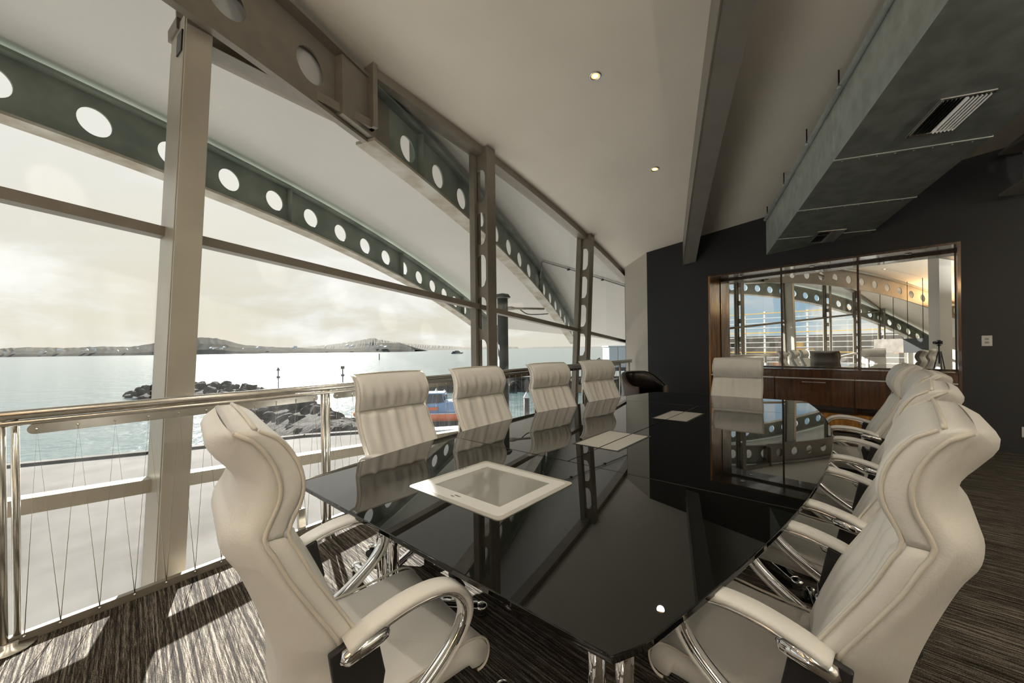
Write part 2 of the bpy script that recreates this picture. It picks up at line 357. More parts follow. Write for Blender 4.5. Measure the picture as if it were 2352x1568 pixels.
# ------------------------------------------------------------------ glazing
zlow = lambda t: .442-.0694*t
zup = lambda t: 2.075-.078*t
GO = .45
def hg(t): return hcp(G(t, GO))
def strip(F, pts, b0, b1, hw):   # bar following (t, z) points, vertical half width hw
    m = MB()
    for (x0, z0), (x1, z1) in zip(pts, pts[1:]):
        m.hexa([F(x0, b0, z0-hw), F(x1, b0, z1-hw), F(x1, b1, z1-hw), F(x0, b1, z0-hw)], [F(x0, b0, z0+hw), F(x1, b0, z1+hw), F(x1, b1, z1+hw), F(x0, b1, z0+hw)])
    return m
lean = {'A': lambda z: -.963+.052*z, 'B': lambda z: 2.256+.003*z, 'C': lambda z: 4.99+.109*z, 'D': lambda z: 7.97}
def bay(name, LF, RF, head, tl, low=True):
    w_ = struct(name)
    fr = MB()
    for F_, sg in ((LF, 1), (RF, -1)):
        for z0, z1 in ((-1.2, 0.0), (0., 1.2), (1.2, 2.4), (2.4, None)):
            z1_ = z1 if z1 is not None else head(F_(3))
            a0, a1 = F_(z0), F_(z1_); k = .045*sg
            fr.hexa([G(a0, .40, z0), G(a0+k, .40, z0), G(a0+k, .49, z0), G(a0, .49, z0)], [G(a1, .40, z1_), G(a1+k, .40, z1_), G(a1+k, .49, z1_), G(a1, .49, z1_)])
    obj('window_frame', fr, 'bronze', w_)
    n = 8; hp = []
    for i in range(n+1):
        x = LF(3)+(RF(3)-LF(3))*i/n; hp.append((x, head(x)-.035))
    obj('head_rail', strip(G, hp, .38, .50, .035), 'bronze', w_)
    for nm, fz, hw in (('transom', zup, .032), ('low_transom', zlow, .042)):
        x0, x1 = LF(fz(tl)), RF(fz(tl)); obj(nm, strip(G, [(x0, fz(x0)), (x1, fz(x1))], .37, .47, hw), 'bronze' if nm == 'transom' else 'column', w_)
    # panes: thin slabs with edges
    def pane(zb, zt):
        m = MB(); k = 6; lo = []; hi = []
        for i in range(k+1):
            y = i/k; xl0, xr0 = LF(zb(tl)), RF(zb(tl)); x = xl0+(xr0-xl0)*y; lo.append((x, zb(x)))
            xl1, xr1 = LF(zt(tl)), RF(zt(tl)); x = xl1+(xr1-xl1)*y; hi.append((x, zt(x)))
        for i in range(k):
            (a0, z0), (a1, z1) = lo[i], lo[i+1]; (b0, y0), (b1, y1) = hi[i], hi[i+1]
            m.add([G(a0, GO, z0), G(a1, GO, z1), G(b1, GO, y1), G(b0, GO, y0)], [(0, 1, 2, 3)])
        return m
    obj('pane', pane(lambda x: -1.2, lambda x: zlow(x)-.04), 'glass', w_)
    obj('pane', pane(lambda x: zlow(x)+.04, lambda x: zup(x)-.03), 'glass', w_)
    obj('pane', pane(lambda x: zup(x)+.03, lambda x: head(x)-.05), 'glass', w_)
    return w_
Bm = lambda t0: (lambda z: t0)
bay('window_1', Bm(-4.0), lambda z: lean['A'](z)+.12, hg, -3)
bay('window_2', lambda z: lean['A'](z)+.15, lean['B'], lambda t: 3.55 if t < .66 else hg(t), 0)
bay('window_3', lambda z: lean['B'](z)+.03, lean['C'], hg, 3)
bay('window_4', lambda z: lean['C'](z)+.03, lean['D'], hg, 6)
bay('window_5', Bm(-7.0), Bm(-4.05), hg, -5); bay('window_6', Bm(-10.), Bm(-7.05), hg, -8); bay('window_7', Bm(-13.95), Bm(-10.05), hg, -11)
# bulkhead over window 2 and its box frame where the arch passes out
m = MB()
for x0, x1, o0, o1 in ((-.80, -.05, .30, .32), (-.05, .60, .32, .49)): m.hexa([G(x0, o0, 3.55), G(x1, o1, 3.55), G(x1, o1+.02, 3.55), G(x0, o0+.02, 3.55)], [G(x0, o0, 4.09), G(x1, o1, 4.07), G(x1, o1+.02, 4.07), G(x0, o0+.02, 4.09)])
struct('trim_3', m, 'soffit')
m = MB(); m.fbox(G, .64, .69, .26, .50, 3.47, 4.1); struct('trim_4', m, 'bronze', bevel=.004)
m = MB(); m.fbox(G, -.80, .69, .30, .50, 3.47, 3.55); struct('trim_5', m, 'bronze', bevel=.004)
# head trim following the ceiling line
m = strip(G, [(x, hg(x)-.05) for x in np.linspace(.69, 7.98, 16)], .30, .40, .05); struct('trim_7', m, 'bronze')
# corner posts by the dark wall
for i, (t0, t1, o0, o1, mm) in enumerate(((7.97, 8.03, .30, .5, 'bronze'), (8.05, 8.12, .2, .42, 'column'), (8.13, 8.2, .1, .36, 'darksteel'))):
    m = MB(); m.fbox(G, t0, t1, o0, o1, -.4, 3.0); struct('trim_%d' % (8+i), m, mm)
m = MB(); m.fbox(G, -14, 8.3, .028, .06, -.4, 0); struct('trim_11', m, 'bronze')
# ------------------------------------------------------------------ big steel column
def leanbox(m, F_, w0, w1, o0, o1, z0, z1):
    a, b = F_(z0), F_(z1)
    m.hexa([G(a+w0, o0, z0), G(a+w1, o0, z0), G(a+w1, o1, z0), G(a+w0, o1, z0)], [G(b+w0, o0, z1), G(b+w1, o0, z1), G(b+w1, o1, z1), G(b+w0, o1, z1)]); return m
cA = thing('steel_column', 'wide taupe steel column leaning in front of the glass, nearest to the left', 'column', G(-.9, .3, -1))
def local(mb, o):        # bring world-space geometry into an empty's space
    L_ = Vector(o.location); mb.v = [tuple(Vector(p)-L_) for p in mb.v]; return mb
obj('front_plate', local(leanbox(MB(), lean['A'], 0, .138, .15, .17, -1.2, 3.55), cA), 'column', cA, bevel=.003)
obj('web', local(leanbox(MB(), lean['A'], -.004, .134, .176, .47, -1.2, 3.52), cA), 'column', cA, bevel=.003)
obj('rear_plate', local(leanbox(MB(), lean['A'], -.0, .148, .472, .5, -1.2, 3.4), cA), 'column', cA, bevel=.003)
m = MB(); leanbox(m, lean['A'], -.012, -.002, .2, .3, 3.28, 3.42); obj('bolt_bracket', local(m, cA), 'darksteel', cA)
# ------------------------------------------------------------------ slotted mullions
def mullion(key, label, F_, ztop, grp=None, n=28):
    o = thing('window_mullion', label, 'mullion', G(F_(0), .3, 0), 0, grp)
    m = MB(); P_ = .55; nn = int((ztop+.9)/P_)
    def F(a, b, h): return G(F_(h)+.012+b, a, h)
    top = ztop-.0
    z = top-.22
    m.fbox(F, .245, .44, -.006, .006, z, top)
    while z > -.6:
        z0 = max(z-P_, -.9); holed(m, F, .245, .44, z-P_, z, .080, .21, n=24, th=.012); z -= P_
    obj('slotted_web', local(m, o), 'bronze', o)
    obj('inner_flange', local(leanbox(MB(), F_, -.004, .17, .222, .244, -.9, ztop), o), 'bronze', o, bevel=.002)
    obj('outer_flange', local(leanbox(MB(), F_, -.03, .10, .442, .462, -.9, ztop), o), 'bronze', o, bevel=.002)
    return o
mullion('B', 'nearer tall slotted steel mullion behind the second white chair', lean['B'], hg(2.3)-.01)
mullion('C', 'farther leaning slotted steel mullion behind the third and fourth window chairs', lean['C'], hg(5.3)-.01)
for t0 in (-4.03, -7.03, -10.03): mullion('X', 'slotted steel mullion seen only in the wall mirror', Bm(t0), hg(t0)-.01, 'mullions seen in the mirror')
# ------------------------------------------------------------------ roof arches
def arch(label, c, s0, s1, mat_web='green', mat_fl='flange', dz=0, hole=.138, pitch=.625, ref=3.0, split=None, hh=.27, fw=.115, skip=None, center=None):
    """steel I-section arch in the vertical plane c; webs cut by round holes, arc centre line"""
    cen = center or (lambda s: 3.737-.01596*(s-1.38)**2+dz)
    o = thing('arch_beam', label, 'beam', A((s0+s1)/2, c, 3)) ; m = MB()
    def F(a, b, h): return A(a, c+b, cen(a)+h)
    stp = lambda x: pitch*(1.08-.029*max(0, x-2.4))      # pitch closes up as the arch steepens
    ed = [ref-stp(ref)/2, ref+stp(ref)/2]
    while ed[-1] < s1-.05: ed.append(min(ed[-1]+stp(ed[-1]), s1))
    while ed[0] > s0+.05: ed.insert(0, max(ed[0]-stp(ed[0]), s0))
    mi = MB()
    for x0, x1 in zip(ed, ed[1:]):
        tgt = m
        if split is not None and x0 < split: m = mi
        if x1-x0 > hole*2.4: holed(m, F, x0, x1, -hh, hh, hole, hole, th=.02, n=32)
        else: m.hexa([F(x0, -.01, -hh), F(x1, -.01, -hh), F(x1, .01, -hh), F(x0, .01, -hh)], [F(x0, -.01, hh), F(x1, -.01, hh), F(x1, .01, hh), F(x0, .01, hh)])
        m = tgt
    obj('web', local(m, o), mat_web, o)
    if mi.v: obj('web', local(mi, o), 'bronze', o, label='taupe painted web inside the room')
    ss = np.linspace(s0, s1, 40)
    for nm, h0, h1, k in (('top_flange', hh, hh+.03, 1), ('bottom_flange', -hh-.03, -hh, 1)):
        m = MB(); rows = [[F(x, -fw, h0), F(x, fw, h0), F(x, fw, h1), F(x, -fw, h1)] for x in ss]; m.grid(rows, True, False, True)
        if split is None: obj(nm, local(m, o), mat_fl if nm == 'bottom_flange' else mat_web, o)
        else:
            for a_, b_, mt in ((s0, split, 'bronze'), (split, s1, mat_fl if nm == 'bottom_flange' else mat_web)):
                fk = .03 if (mt == 'bronze' and nm == 'bottom_flange') else fw
                m = MB(); m.grid([[F(x, -fk, h0), F(x, fk, h0), F(x, fk, h1), F(x, -fk, h1)] for x in np.linspace(a_, b_, 24)], True, False, True); obj(nm, local(m, o), mt, o)
    return o, F
# pitch phase from the photographed hole positions (scaled to the arch planes)
a1, F1 = arch('outer holed green steel arch along the open edge of the canopy', -5.42, -11.0, 12.9, ref=3.49)
a2, F2 = arch('inner holed green steel arch running out through the glass wall', -2.71, -11.0, 12.5, ref=4.99, split=3.04)
for o, F, spots in ((a1, F1, (4.35, 7.1, 9.9)), (a2, F2, (3.9, 8.75))):
    for s in spots:
        m = MB()
        for sg in (1, -1):
            m.hexa([F(s, .012*sg, -.27), F(s+.016, .012*sg, -.27), F(s+.016, .1*sg, -.27), F(s, .1*sg, -.27)], [F(s, .012*sg, .27), F(s+.016, .012*sg, .27), F(s+.016, .1*sg, .27), F(s, .1*sg, .27)])
        obj('stiffener', local(m, o), 'green', o)
m = MB(); m.hexa(*[[F2(2.66, .012, h), F2(3.08, .012, h), F2(3.08, .10, h), F2(2.66, .10, h)] for h in (-.265, .265)]); obj('packing_plate', local(m, a2), 'bronze', a2, bevel=.003)
# lined (boxed) beam under the ceiling
o = thing('ceiling_beam', 'plain boxed taupe beam running under the ceiling to the dark wall', 'beam', A(2, .49, 3.4))
ss = np.linspace(-11, 8.32, 30)
for nm, c0_, c1_, d0, d1 in (('beam_lining', .385, .603, .46, -.02),):
    m = MB(); m.grid([[A(x, c0_, hc(x)-d0), A(x, c1_, hc(x)-d0), A(x, c1_, hc(x)-d1), A(x, c0_, hc(x)-d1)] for x in ss], True, False, True); obj(nm, local(m, o), 'boxbeam', o)
m = MB(); m.grid([[A(x, .379, hc(x)-.466), A(x, .391, hc(x)-.466), A(x, .391, hc(x)-.45), A(x, .379, hc(x)-.45)] for x in ss], True, False, True); obj('edge_bead', local(m, o), 'bronze', o)
# arch end on the far right
arch('dark holed beam end meeting the wall right of the duct', 3.95, -8, 6.42, 'boxbeam', 'boxbeam', hole=.11, hh=.23, fw=.2, ref=6.19-.1, center=lambda s: hc(s)-.40)
# ------------------------------------------------------------------ ventilation duct
zd = lambda s: 3.44-.126*(s-3.19)
duct = thing('ventilation_duct', 'large rectangular galvanised duct hanging under the ceiling to the dark wall', 'duct', A(5, 2.2, 3))
js = [-9, -6.6, -4.3, -2.0, .3, 2.6, 4.90, 6.04, 7.0]
def dwall(c): # s where the duct meets the wall
    # point A(s,c) on wall plane: (p-W0).wn = 0
    return (W0.dot(wn)-ab.dot(wn)*c)/aa.dot(wn)
CL, CR = 1.65, 2.82
for i, s in enumerate(js):
    m = MB(); n = js[i+1] if i+1 < len(js) else None
    if n is None: eL, eR = dwall(CL)-.0, dwall(CR)-.0
    else: eL = eR = n-.006
    H_ = .56
    b_ = [A(s, CL, zd(s)), A(s, CR, zd(s)), A(eR, CR, zd(eR)), A(eL, CL, zd(eL))]
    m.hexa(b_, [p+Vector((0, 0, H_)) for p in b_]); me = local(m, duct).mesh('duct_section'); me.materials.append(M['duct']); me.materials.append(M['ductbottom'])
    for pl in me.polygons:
        if pl.normal.z < -.8: pl.material_index = 1  # undersides get a darker colour that carries their shade
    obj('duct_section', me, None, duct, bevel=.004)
    if i:
        m = MB(); m.hexa([A(s-.012, CL-.006, zd(s)-.006), A(s-.012, CR+.006, zd(s)-.006), A(s+.012, CR+.006, zd(s)-.006), A(s+.012, CL-.006, zd(s)-.006)], [A(s-.012, CL-.006, zd(s)+.56), A(s-.012, CR+.006, zd(s)+.56), A(s+.012, CR+.006, zd(s)+.56), A(s+.012, CL-.006, zd(s)+.56)])
        obj('joint_flange', local(m, duct), 'duct', duct)
m = MB(); m.tube([A(-9, CL-.03, zd(-9)+.56), A(7.6, CL-.03, zd(7.6)+.56)], .028, 8); obj('hanger_rail', local(m, duct), 'duct', duct)
for s in (-7, -5, -3, -1, 1, 2.4, 3.6, 4.593, 5.485, 6.41, 7.34):
    m = MB(); m.tube([A(s, CL-.055, zd(s)+.53), A(s, CL-.055, hc(s)-.002)], .007, 6); r_ = obj('hanger_rod', local(m, duct), 'darksteel', duct)
    m = MB(); m.lathe([(.0, 0), (.018, 0), (.018, .02), (0, .02)], A(s, CL-.055, zd(s)+.525), 8); obj('rod_nut', local(m, duct), 'duct', duct)
m = MB()
for s in (4.9, 6.04):
    for k in range(8): m.lathe([(0, 0), (.007, 0), (.007, -.006), (0, -.006)], A(s+.03, CL+.08+k*.14, zd(s)-.004), 6)
obj('rivets', local(m, duct), 'alu', duct, kind='stuff')
for lab, s0, s1 in (('larger louvred air grille on the duct underside near the top right corner', 4.17, 4.67), ('smaller-looking louvred air grille at the wall end of the duct underside', 6.83, 7.29)):
    g = thing('air_grille', lab, 'vent', A((s0+s1)/2, 2.275, zd((s0+s1)/2))); c0_, c1_ = 2.12, 2.43
    def F(s, c, h): return A(s, c, zd(s)+h)
    m = MB()
    for a_, b_, c_, d_ in ((s0, s1, c0_-.012, c0_+.012), (s0, s1, c1_-.012, c1_+.012), (s0, s0+.024, c0_+.012, c1_-.012), (s1-.024, s1, c0_+.012, c1_-.012)):
        m.hexa([F(a_, c_, -.014), F(b_, c_, -.014), F(b_, d_, -.014), F(a_, d_, -.014)], [F(a_, c_, -.002), F(b_, c_, -.002), F(b_, d_, -.002), F(a_, d_, -.002)])
    obj('frame', local(m, g), 'alu', g, bevel=.002)
    m = MB(); m.hexa([F(s0+.02, c0_+.01, -.004), F(s1-.02, c0_+.01, -.004), F(s1-.02, c1_-.01, -.004), F(s0+.02, c1_-.01, -.004)], [F(s0+.02, c0_+.01, -.002), F(s1-.02, c0_+.01, -.002), F(s1-.02, c1_-.01, -.002), F(s0+.02, c1_-.01, -.002)])
    obj('backing', local(m, g), 'darksteel', g)
    for k in range(11):
        c_ = c0_+.025+k*.0262; tl = -.016 if k < 5 else .016; m = MB()
        m.hexa([F(s0+.024, c_, -.004), F(s1-.024, c_, -.004), F(s1-.024, c_+.002, -.004), F(s0+.024, c_+.002, -.004)], [F(s0+.024, c_+tl, -.026), F(s1-.024, c_+tl, -.026), F(s1-.024, c_+tl+.002, -.026), F(s0+.024, c_+tl+.002, -.026)])
        obj('slat', local(m, g), 'alu', g)
# ------------------------------------------------------------------ downlights
def downlight(x, y, label, e=7, grp=None):
    z = hcp(Vector((x, y, 0))); s, c = sc_of(Vector((x, y, 0))); sl_ = .03*(s-1.38); nrm = (Vector((0, 0, -1))-aa*sl_).normalized()
    o = thing('downlight', label, 'light', (x, y, z), 0, grp)
    q = Vector((0, 0, 1)).rotation_difference(nrm)
    m = MB(); m.lathe([(.042, -.001), (.060, .0), (.060, .006), (.050, .010), (.040, .004)], (0, 0, 0), 28, nrm, False); obj('trim_ring', m, 'alu', o)
    m = MB(); m.lathe([(0, .002), (.026, .002), (.026, .004), (0, .004)], (0, 0, 0), 24, nrm); obj('lamp', m, 'lamp', o)
    m = MB(); m.lathe([(.026, .0015), (.041, .0015), (.041, .003), (.026, .003)], (0, 0, 0), 24, nrm, False); obj('reflector', m, 'lampring', o)
    l = D.lights.new('downlight_lamp', 'SPOT'); l.energy = e; l.color = (1, .90, .74); l.spot_size = math.radians(120); l.spot_blend = .8; l.shadow_soft_size = .05
    lo = D.objects.new('downlight_lamp', l); COL.objects.link(lo); lo.parent = o; lo.location = nrm*.02; lo.rotation_euler = (-nrm).to_track_quat('Z', 'Y').to_euler()
downlight(.856, 3.824, 'nearer and larger of the two lit ceiling downlights')
downlight(2.03, 5.419, 'farther lit ceiling downlight beside the boxed beam')
for x, y in ((-.32, 2.23), (-1.5, .64), (-2.67, -.96), (2.5, .7), (1.0, -1.2), (3.6, -.9), (-2.5, -5.5), (-5.5, -6)):  # right-hand and rear ones added to brighten the chairs and the rear ceiling
    downlight(x, y, 'ceiling downlight outside the picture, some reflected, some added for light', 34 if x < 0 else 9, 'downlights behind the camera')
# unseen linear uplighters, added to fill ceiling and room with light
for i, (x, y, az) in enumerate(((.2, -3.0, 21), (3.4, -4.2, 21), (-3.9, -4.6, 21), (5.2, -.6, 21))):
    o = thing('added_uplight', 'slim suspended uplighter added behind the camera to brighten the room', 'light', (x, y, 2.75), -math.radians(az), 'added uplighters behind the camera')
    m = MB(); m.box(-.04, .04, -.7, .7, -.04, .0); m.box(-.04, -.034, -.7, .7, 0, .03); m.box(.034, .04, -.7, .7, 0, .03); obj('housing', m, 'white', o)
    m = MB(); m.box(-.032, .032, -.68, .68, .001, .006); obj('tube', m, 'lamp', o)
    for sy in (-.6, .6): m = MB(); m.tube([(0, sy, 0), (0, sy, 1.2)], .003, 6); obj('hanging_wire', m, 'wire', o)
    l = D.lights.new('added_uplight_lamp', 'AREA'); l.shape = 'RECTANGLE'; l.size = .06; l.size_y = 1.3; l.energy = FILL_W; l.color = (1, .94, .85) if i != 2 else (1, .62, .32)
    lo = D.objects.new('added_uplight_lamp', l); COL.objects.link(lo); lo.parent = o; lo.location = (0, 0, .035); lo.rotation_euler = (PI, 0, 0)
# ================================================================== JOINERY NICHE
NB, NT, NZ, ND = 0.0, 3.03, 2.62, -.5     # right end, left end, top, back (d = -.5 behind the wall face)
o = thing('mirror_niche', 'brown timber framed wall niche with three-part mirror on the dark wall', 'mirror', Wp(1.5, 0, 1.2))
def wb(a0, a1, d0, d1, z0, z1): return MB().fbox(Wp, a0, a1, d0, d1, z0, z1)
obj('frame_side', local(wb(NT, NT+.032, ND, .012, 0, NZ+.03), o), 'amber', o, bevel=.002)  # left side tinted amber to carry the light falling on it
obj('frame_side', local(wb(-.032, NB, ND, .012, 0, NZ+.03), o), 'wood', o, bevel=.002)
obj('frame_top', local(wb(NB, NT, ND, .012, NZ, NZ+.03), o), 'wood', o, bevel=.002)
obj('back_panel', local(wb(-.032, NT+.032, ND-.05, ND-.012, 0, NZ+.03), o), 'wood', o)
for i in range(3): obj('mirror_pane', local(wb(i*1.01+.012, i*1.01+.998, ND-.012, ND, .965, NZ-.02), o), 'mirror', o)
for i in (1, 2): obj('mirror_batten', local(wb(i*1.01-.010, i*1.01+.014, ND, ND+.012, .965, NZ), o), 'wood', o)
obj('top_batten', local(wb(NB, NT, ND, ND+.014, NZ-.035, NZ), o), 'wood', o)
obj('bottom_batten', local(wb(NB, NT, ND, ND+.014, .955, .975), o), 'wood', o)
for tt in (.45, 1.55, 2.6):
    m = MB(); m.lathe([(.03, 0), (.04, -.004), (.036, -.008), (.02, -.004)], Wp(tt, -.25, NZ), 16); obj('spot_fitting', local(m, o), 'chrome', o)
o = thing('sideboard', 'dark walnut sideboard with drawers built in beneath the wall mirror', 'cabinet', Wp(1.5, -.2, 0))
obj('worktop', local(wb(NB+.002, NT-.002, ND, .004, .932, .955), o), 'wood', o, bevel=.002)
obj('fascia', local(wb(NB+.002, NT-.002, -.02, -.004, .822, .93), o), 'wood', o)
obj('carcass', local(wb(NB+.002, NT-.002, ND, -.024, .39, .93), o), 'wood', o)
for i in range(3):
    a0, a1 = i*1.0133+.004, (i+1)*1.0133-.004
    dr = obj('drawer', local(wb(a0, a1, -.022, -.002, .392, .798), o), 'wood', o, bevel=.0015)
    obj('edge_pull', local(wb(a0, a1, -.02, .004, .800, .818), o), 'alu', dr)
    dr.children[0].matrix_parent_inverse = Matrix()
    m = MB(); c_ = (a0+a1)/2-.02; m.fbox(Wp, c_-.15, c_+.15, .012, .02, .748, .758); m.fbox(Wp, c_-.14, c_-.13, -.002, .013, .75, .756); m.fbox(Wp, c_+.13, c_+.14, -.002, .013, .75, .756); obj('handle', local(m, o), 'alu', dr)
    obj('shelf_divider', local(wb(a0-.012, a0+.012, -.4, -.01, .288, .39), o), 'wood', o)
obj('shelf_back', local(wb(NB+.002, NT-.002, ND, -.4, .05, .39), o), 'grey', o)
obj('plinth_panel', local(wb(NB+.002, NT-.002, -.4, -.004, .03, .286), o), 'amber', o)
# switches on the dark wall
def plate(label, cat, t_, z_, w_, h_, name):
    p = thing(name, label, cat, Wp(t_, .002, z_))
    obj('plate', local(MB().fbox(Wp, t_-w_/2, t_+w_/2, 0, .008, z_-h_/2, z_+h_/2), p), 'white', p, bevel=.003)
    for dz in (.022, -.022): obj('rocker', local(MB().fbox(Wp, t_-.017, t_+.017, .008, .012, z_+dz-.012, z_+dz+.012), p), 'grey', p, bevel=.003)
plate('white wall switch plate with two grey rockers on the dark wall', 'switch', -.235, 1.365, .085, .13, 'light_switch')
plate('white power socket plate low on the dark wall at the far right', 'socket', -.535, .265, .09, .125, 'power_socket')
m = MB(); m.fbox(Wp, 4.02, 4.05, 0, .02, 1.0, 1.05)
# ================================================================== RAILING
rail = thing('handrail', 'long stainless handrail with zigzag wire infill before the glass wall', 'railing', G(0, 0, 0))
RE = 6.93
m = MB(); m.tube([G(-4, 0, 1.075), G(RE, 0, 1.05)], .024, 14); obj('top_tube', local(m, rail), 'stainless', rail)
m = MB(); m.tube([G(-4, -.008, 1.037), G(RE, -.008, 1.012)], .014, 10); obj('lower_tube', local(m, rail), 'stainless', rail)
posts = [-3.0, -1.504, 0, 1.5, 3.0, 4.5, 6.25, 6.80]
for t_ in posts:
    m = MB(); m.tube([G(t_-.018, 0, .01), G(t_-.018, 0, 1.045)], .019, 12); m.tube([G(t_+.026, .01, .01), G(t_+.026, .01, 1.045)], .014, 10)
    obj('post', local(m, rail), 'stainless', rail)
    m = MB(); m.lathe([(0, .001), (.085, .001), (.085, .009), (.03, .012), (.03, .03), (0, .03)], G(t_, -.01, 0), 20); obj('base_plate', local(m, rail), 'stainless', rail)
def capsule(m, t0, t1, o0, o1, zc, h):
    pts = []
    for k in range(9): th_ = PI/2+PI*k/8; pts.append(G(t0+h+h*math.cos(th_), o0, zc+h*math.sin(th_)))
    for k in range(9): th_ = -PI/2+PI*k/8; pts.append(G(t1-h+h*math.cos(th_), o0, zc+h*math.sin(th_)))
    m.prism(pts, gn*(o1-o0))
kb = MB(); kb.fbox(G, -4, 8.1, -.005, .03, 0, .042); obj('base_bar', local(kb, rail), 'bronze', rail, bevel=.002)
for p0, p1 in zip(posts, posts[1:]):
    if p1-p0 < .8: continue
    n = 11; tops = [p0+.09+(p1-p0-.18)*k/(n-1) for k in range(n)]; bots = [p0+.05+(p1-p0-.18)*(k+.0)/(n-1)+0 for k in range(n)]
    dlt = (tops[1]-tops[0])/2; bots = [tops[0]-dlt]+[x+dlt for x in tops]
    bots = [min(max(x, p0+.045), p1-.045) for x in bots]
    m = MB(); capsule(m, p0+.06, p1-.06, -.008, -.002, .995, .024); fp_ = obj('fixing_plate', local(m, rail), 'stainless', rail)
    m = MB()
    for x in tops: m.lathe([(0, .006), (.005, .005), (.007, 0)], G(x, -.008, .995), 8, -gn)
    obj('top_fixings', local(m, rail), 'chrome', fp_, kind='stuff')
    fx = MB()
    for x in bots: fx.lathe([(0, .008), (.006, .006), (.008, 0)], G(x, -.004, .03), 8, -gn)
    obj('floor_fixings', local(fx, rail), 'chrome', rail, kind='stuff')
    for k in range(n):
        m = MB(); m.tube([G(bots[k], -.008, .035), G(tops[k], -.012, .993), G(bots[k+1], -.008, .035)], .0017, 5); obj('wire', local(m, rail), 'wire', rail)
# window stay with ring beside the second post
o = thing('window_stay', 'small steel stay with a ring hanging by the railing post', 'latch', G(-.14, .1, .2))
m = MB(); m.tube([G(-.14, .12, .55), G(-.14, .12, .37)], .003, 6); obj('stay_rod', local(m, o), 'wire', o)
m = MB(); pts = [G(-.14+.022*math.cos(x), .12, .35+.022*math.sin(x)) for x in np.linspace(0, 2*PI, 20)]; m.tube(pts, .004, 6, False); obj('ring', local(m, o), 'wire', o)
m = MB(); m.tube([G(-.14, .12, .33), G(-.14, .12, .15)], .005, 6); obj('stay_rod', local(m, o), 'wire', o)
m = MB(); m.fbox(G, -.165, -.115, .10, .13, .0, .15); obj('stay_block', local(m, o), 'stainless', o, bevel=.002)
# ================================================================== TABLE
TC = -1.14
def half(u):      # half width of the boat-shaped top
    x = (u-2.95)/2.25; return 1.075-.27*x*x-.0*x**4
U0, U1 = .70, 5.20
tab = thing('conference_table', 'long boat-shaped black glass conference table in the middle of the room', 'table', T(2.95, TC, 0))
def slab(name, u0, u1, side=None, gap=.0015):
    ns = 14; L_ = []; R_ = []
    for i in range(ns+1):
        u = u0+gap+(u1-u0-2*gap)*i/ns; h = half(u); lo_, hi_ = -h, h
        if side == 'l': hi_ = -gap
        if side == 'r': lo_ = gap
        e = 1.0
        for ue in (U0, U1):       # small rounded outer corners
            r_ = .03; dd = abs(u-ue)
            if dd < r_: e_ = r_-math.sqrt(max(0, r_*r_-(r_-dd)**2)); hi_ = hi_-e_ if side != 'l' else hi_; lo_ = lo_+e_ if side != 'r' else lo_
        L_.append((u, lo_)); R_.append((u, hi_))
    pts = [T(u, TC+v, .722) for u, v in L_]+[T(u, TC+v, .722) for u, v in reversed(R_)]
    m = MB(); m.prism(pts, (0, 0, .018)); return obj(name, local(m, tab), 'blackglass', tab, bevel=.003, seg=3)
def uspan(u0, u1): return u0, u1
slab('top_panel', .70, 1.765); slab('top_panel', 1.765, 4.20, 'l'); slab('top_panel', 1.765, 4.20, 'r'); slab('top_panel', 4.20, 5.20)
# under-frame
m = MB(); m.fbox(lambda a, b, z: T(a, TC+b, z), 1.0, 4.9, -.70, -.62, .68, .72); m.fbox(lambda a, b, z: T(a, TC+b, z), 1.0, 4.9, .62, .70, .68, .72)
for u in (1.15, 2.95, 4.75): m.fbox(lambda a, b, z: T(a, TC+b, z), u-.04, u+.04, -.62, .62, .68, .72)
obj('under_frame', local(m, tab), 'darksteel', tab)
for u in (1.15, 2.95, 4.75):
    for v in (-.64, .62):
        if u == 1.15 and v > 0: uu, vv = 1.0, .62
        elif u == 1.15: uu, vv = 1.06, -.64
        else: uu, vv = u, v
        c_ = T(uu, TC+vv, 0)
        m = MB(); m.tube([c_+tu*-.0+tv*-.035+Vector((0, 0, .05)), c_+tv*-.035+Vector((0, 0, .70))], .026, 20); m.tube([c_+tv*.04+tu*.02+Vector((0, 0, .05)), c_+tv*.04+tu*.02+Vector((0, 0, .70))], .026, 20)
        pd = obj('pedestal', local(m, tab), 'chrome', tab)
        for k, (du, dvv) in enumerate(((.10, -.50), (.32, .36), (-.30, .3), (-.34, -.3))):
            d_ = (tu*du+tv*dvv); e_ = c_+d_; sd_ = d_.normalized().cross(Vector((0, 0, 1)))
            sec = lambda x: [(a_*(.034-.006*x), b_*(.020-.006*x)) for a_, b_ in ((-1, -1), (1, -1), (1, .4), (.6, 1), (-.6, 1), (-1, .4))]
            m = MB(); path = [c_+d_*x+Vector((0, 0, .085-.045*x)) for x in np.linspace(0, .96, 6)]; m.sweep(path, sec, sd_)
            m.lathe([(0, .054), (.02, .054), (.030, .046), (.031, .03), (.026, .012), (0, .012)], (e_.x, e_.y, 0), 16)
            ft = obj('foot', local(m, tab), 'chrome', pd, bevel=.003)
            m = MB(); m.lathe([(0, 0), (.024, 0), (.024, .012), (0, .012)], (e_.x, e_.y, 0), 14)
            obj('glide', local(m, tab), 'rubber', pd)
def rrect(u0, u1, v0, v1, r_, z, n=6):
    pts = []
    for cx, cy, a0 in ((u1-r_, v1-r_, 0), (u0+r_, v1-r_, PI/2), (u0+r_, v0+r_, PI), (u1-r_, v0+r_, 1.5*PI)):
        for k in range(n+1): th_ = a0+PI/2*k/n; pts.append(T(cx+r_*math.cos(th_), cy+r_*math.sin(th_), z))
    return pts
def ring(m, a, b, za, zb, zt=None):     # frame between two loops of equal length
    m.grid([[Vector((p.x, p.y, za)) for p in a], [Vector((p.x, p.y, zb)) for p in b]], True, False)
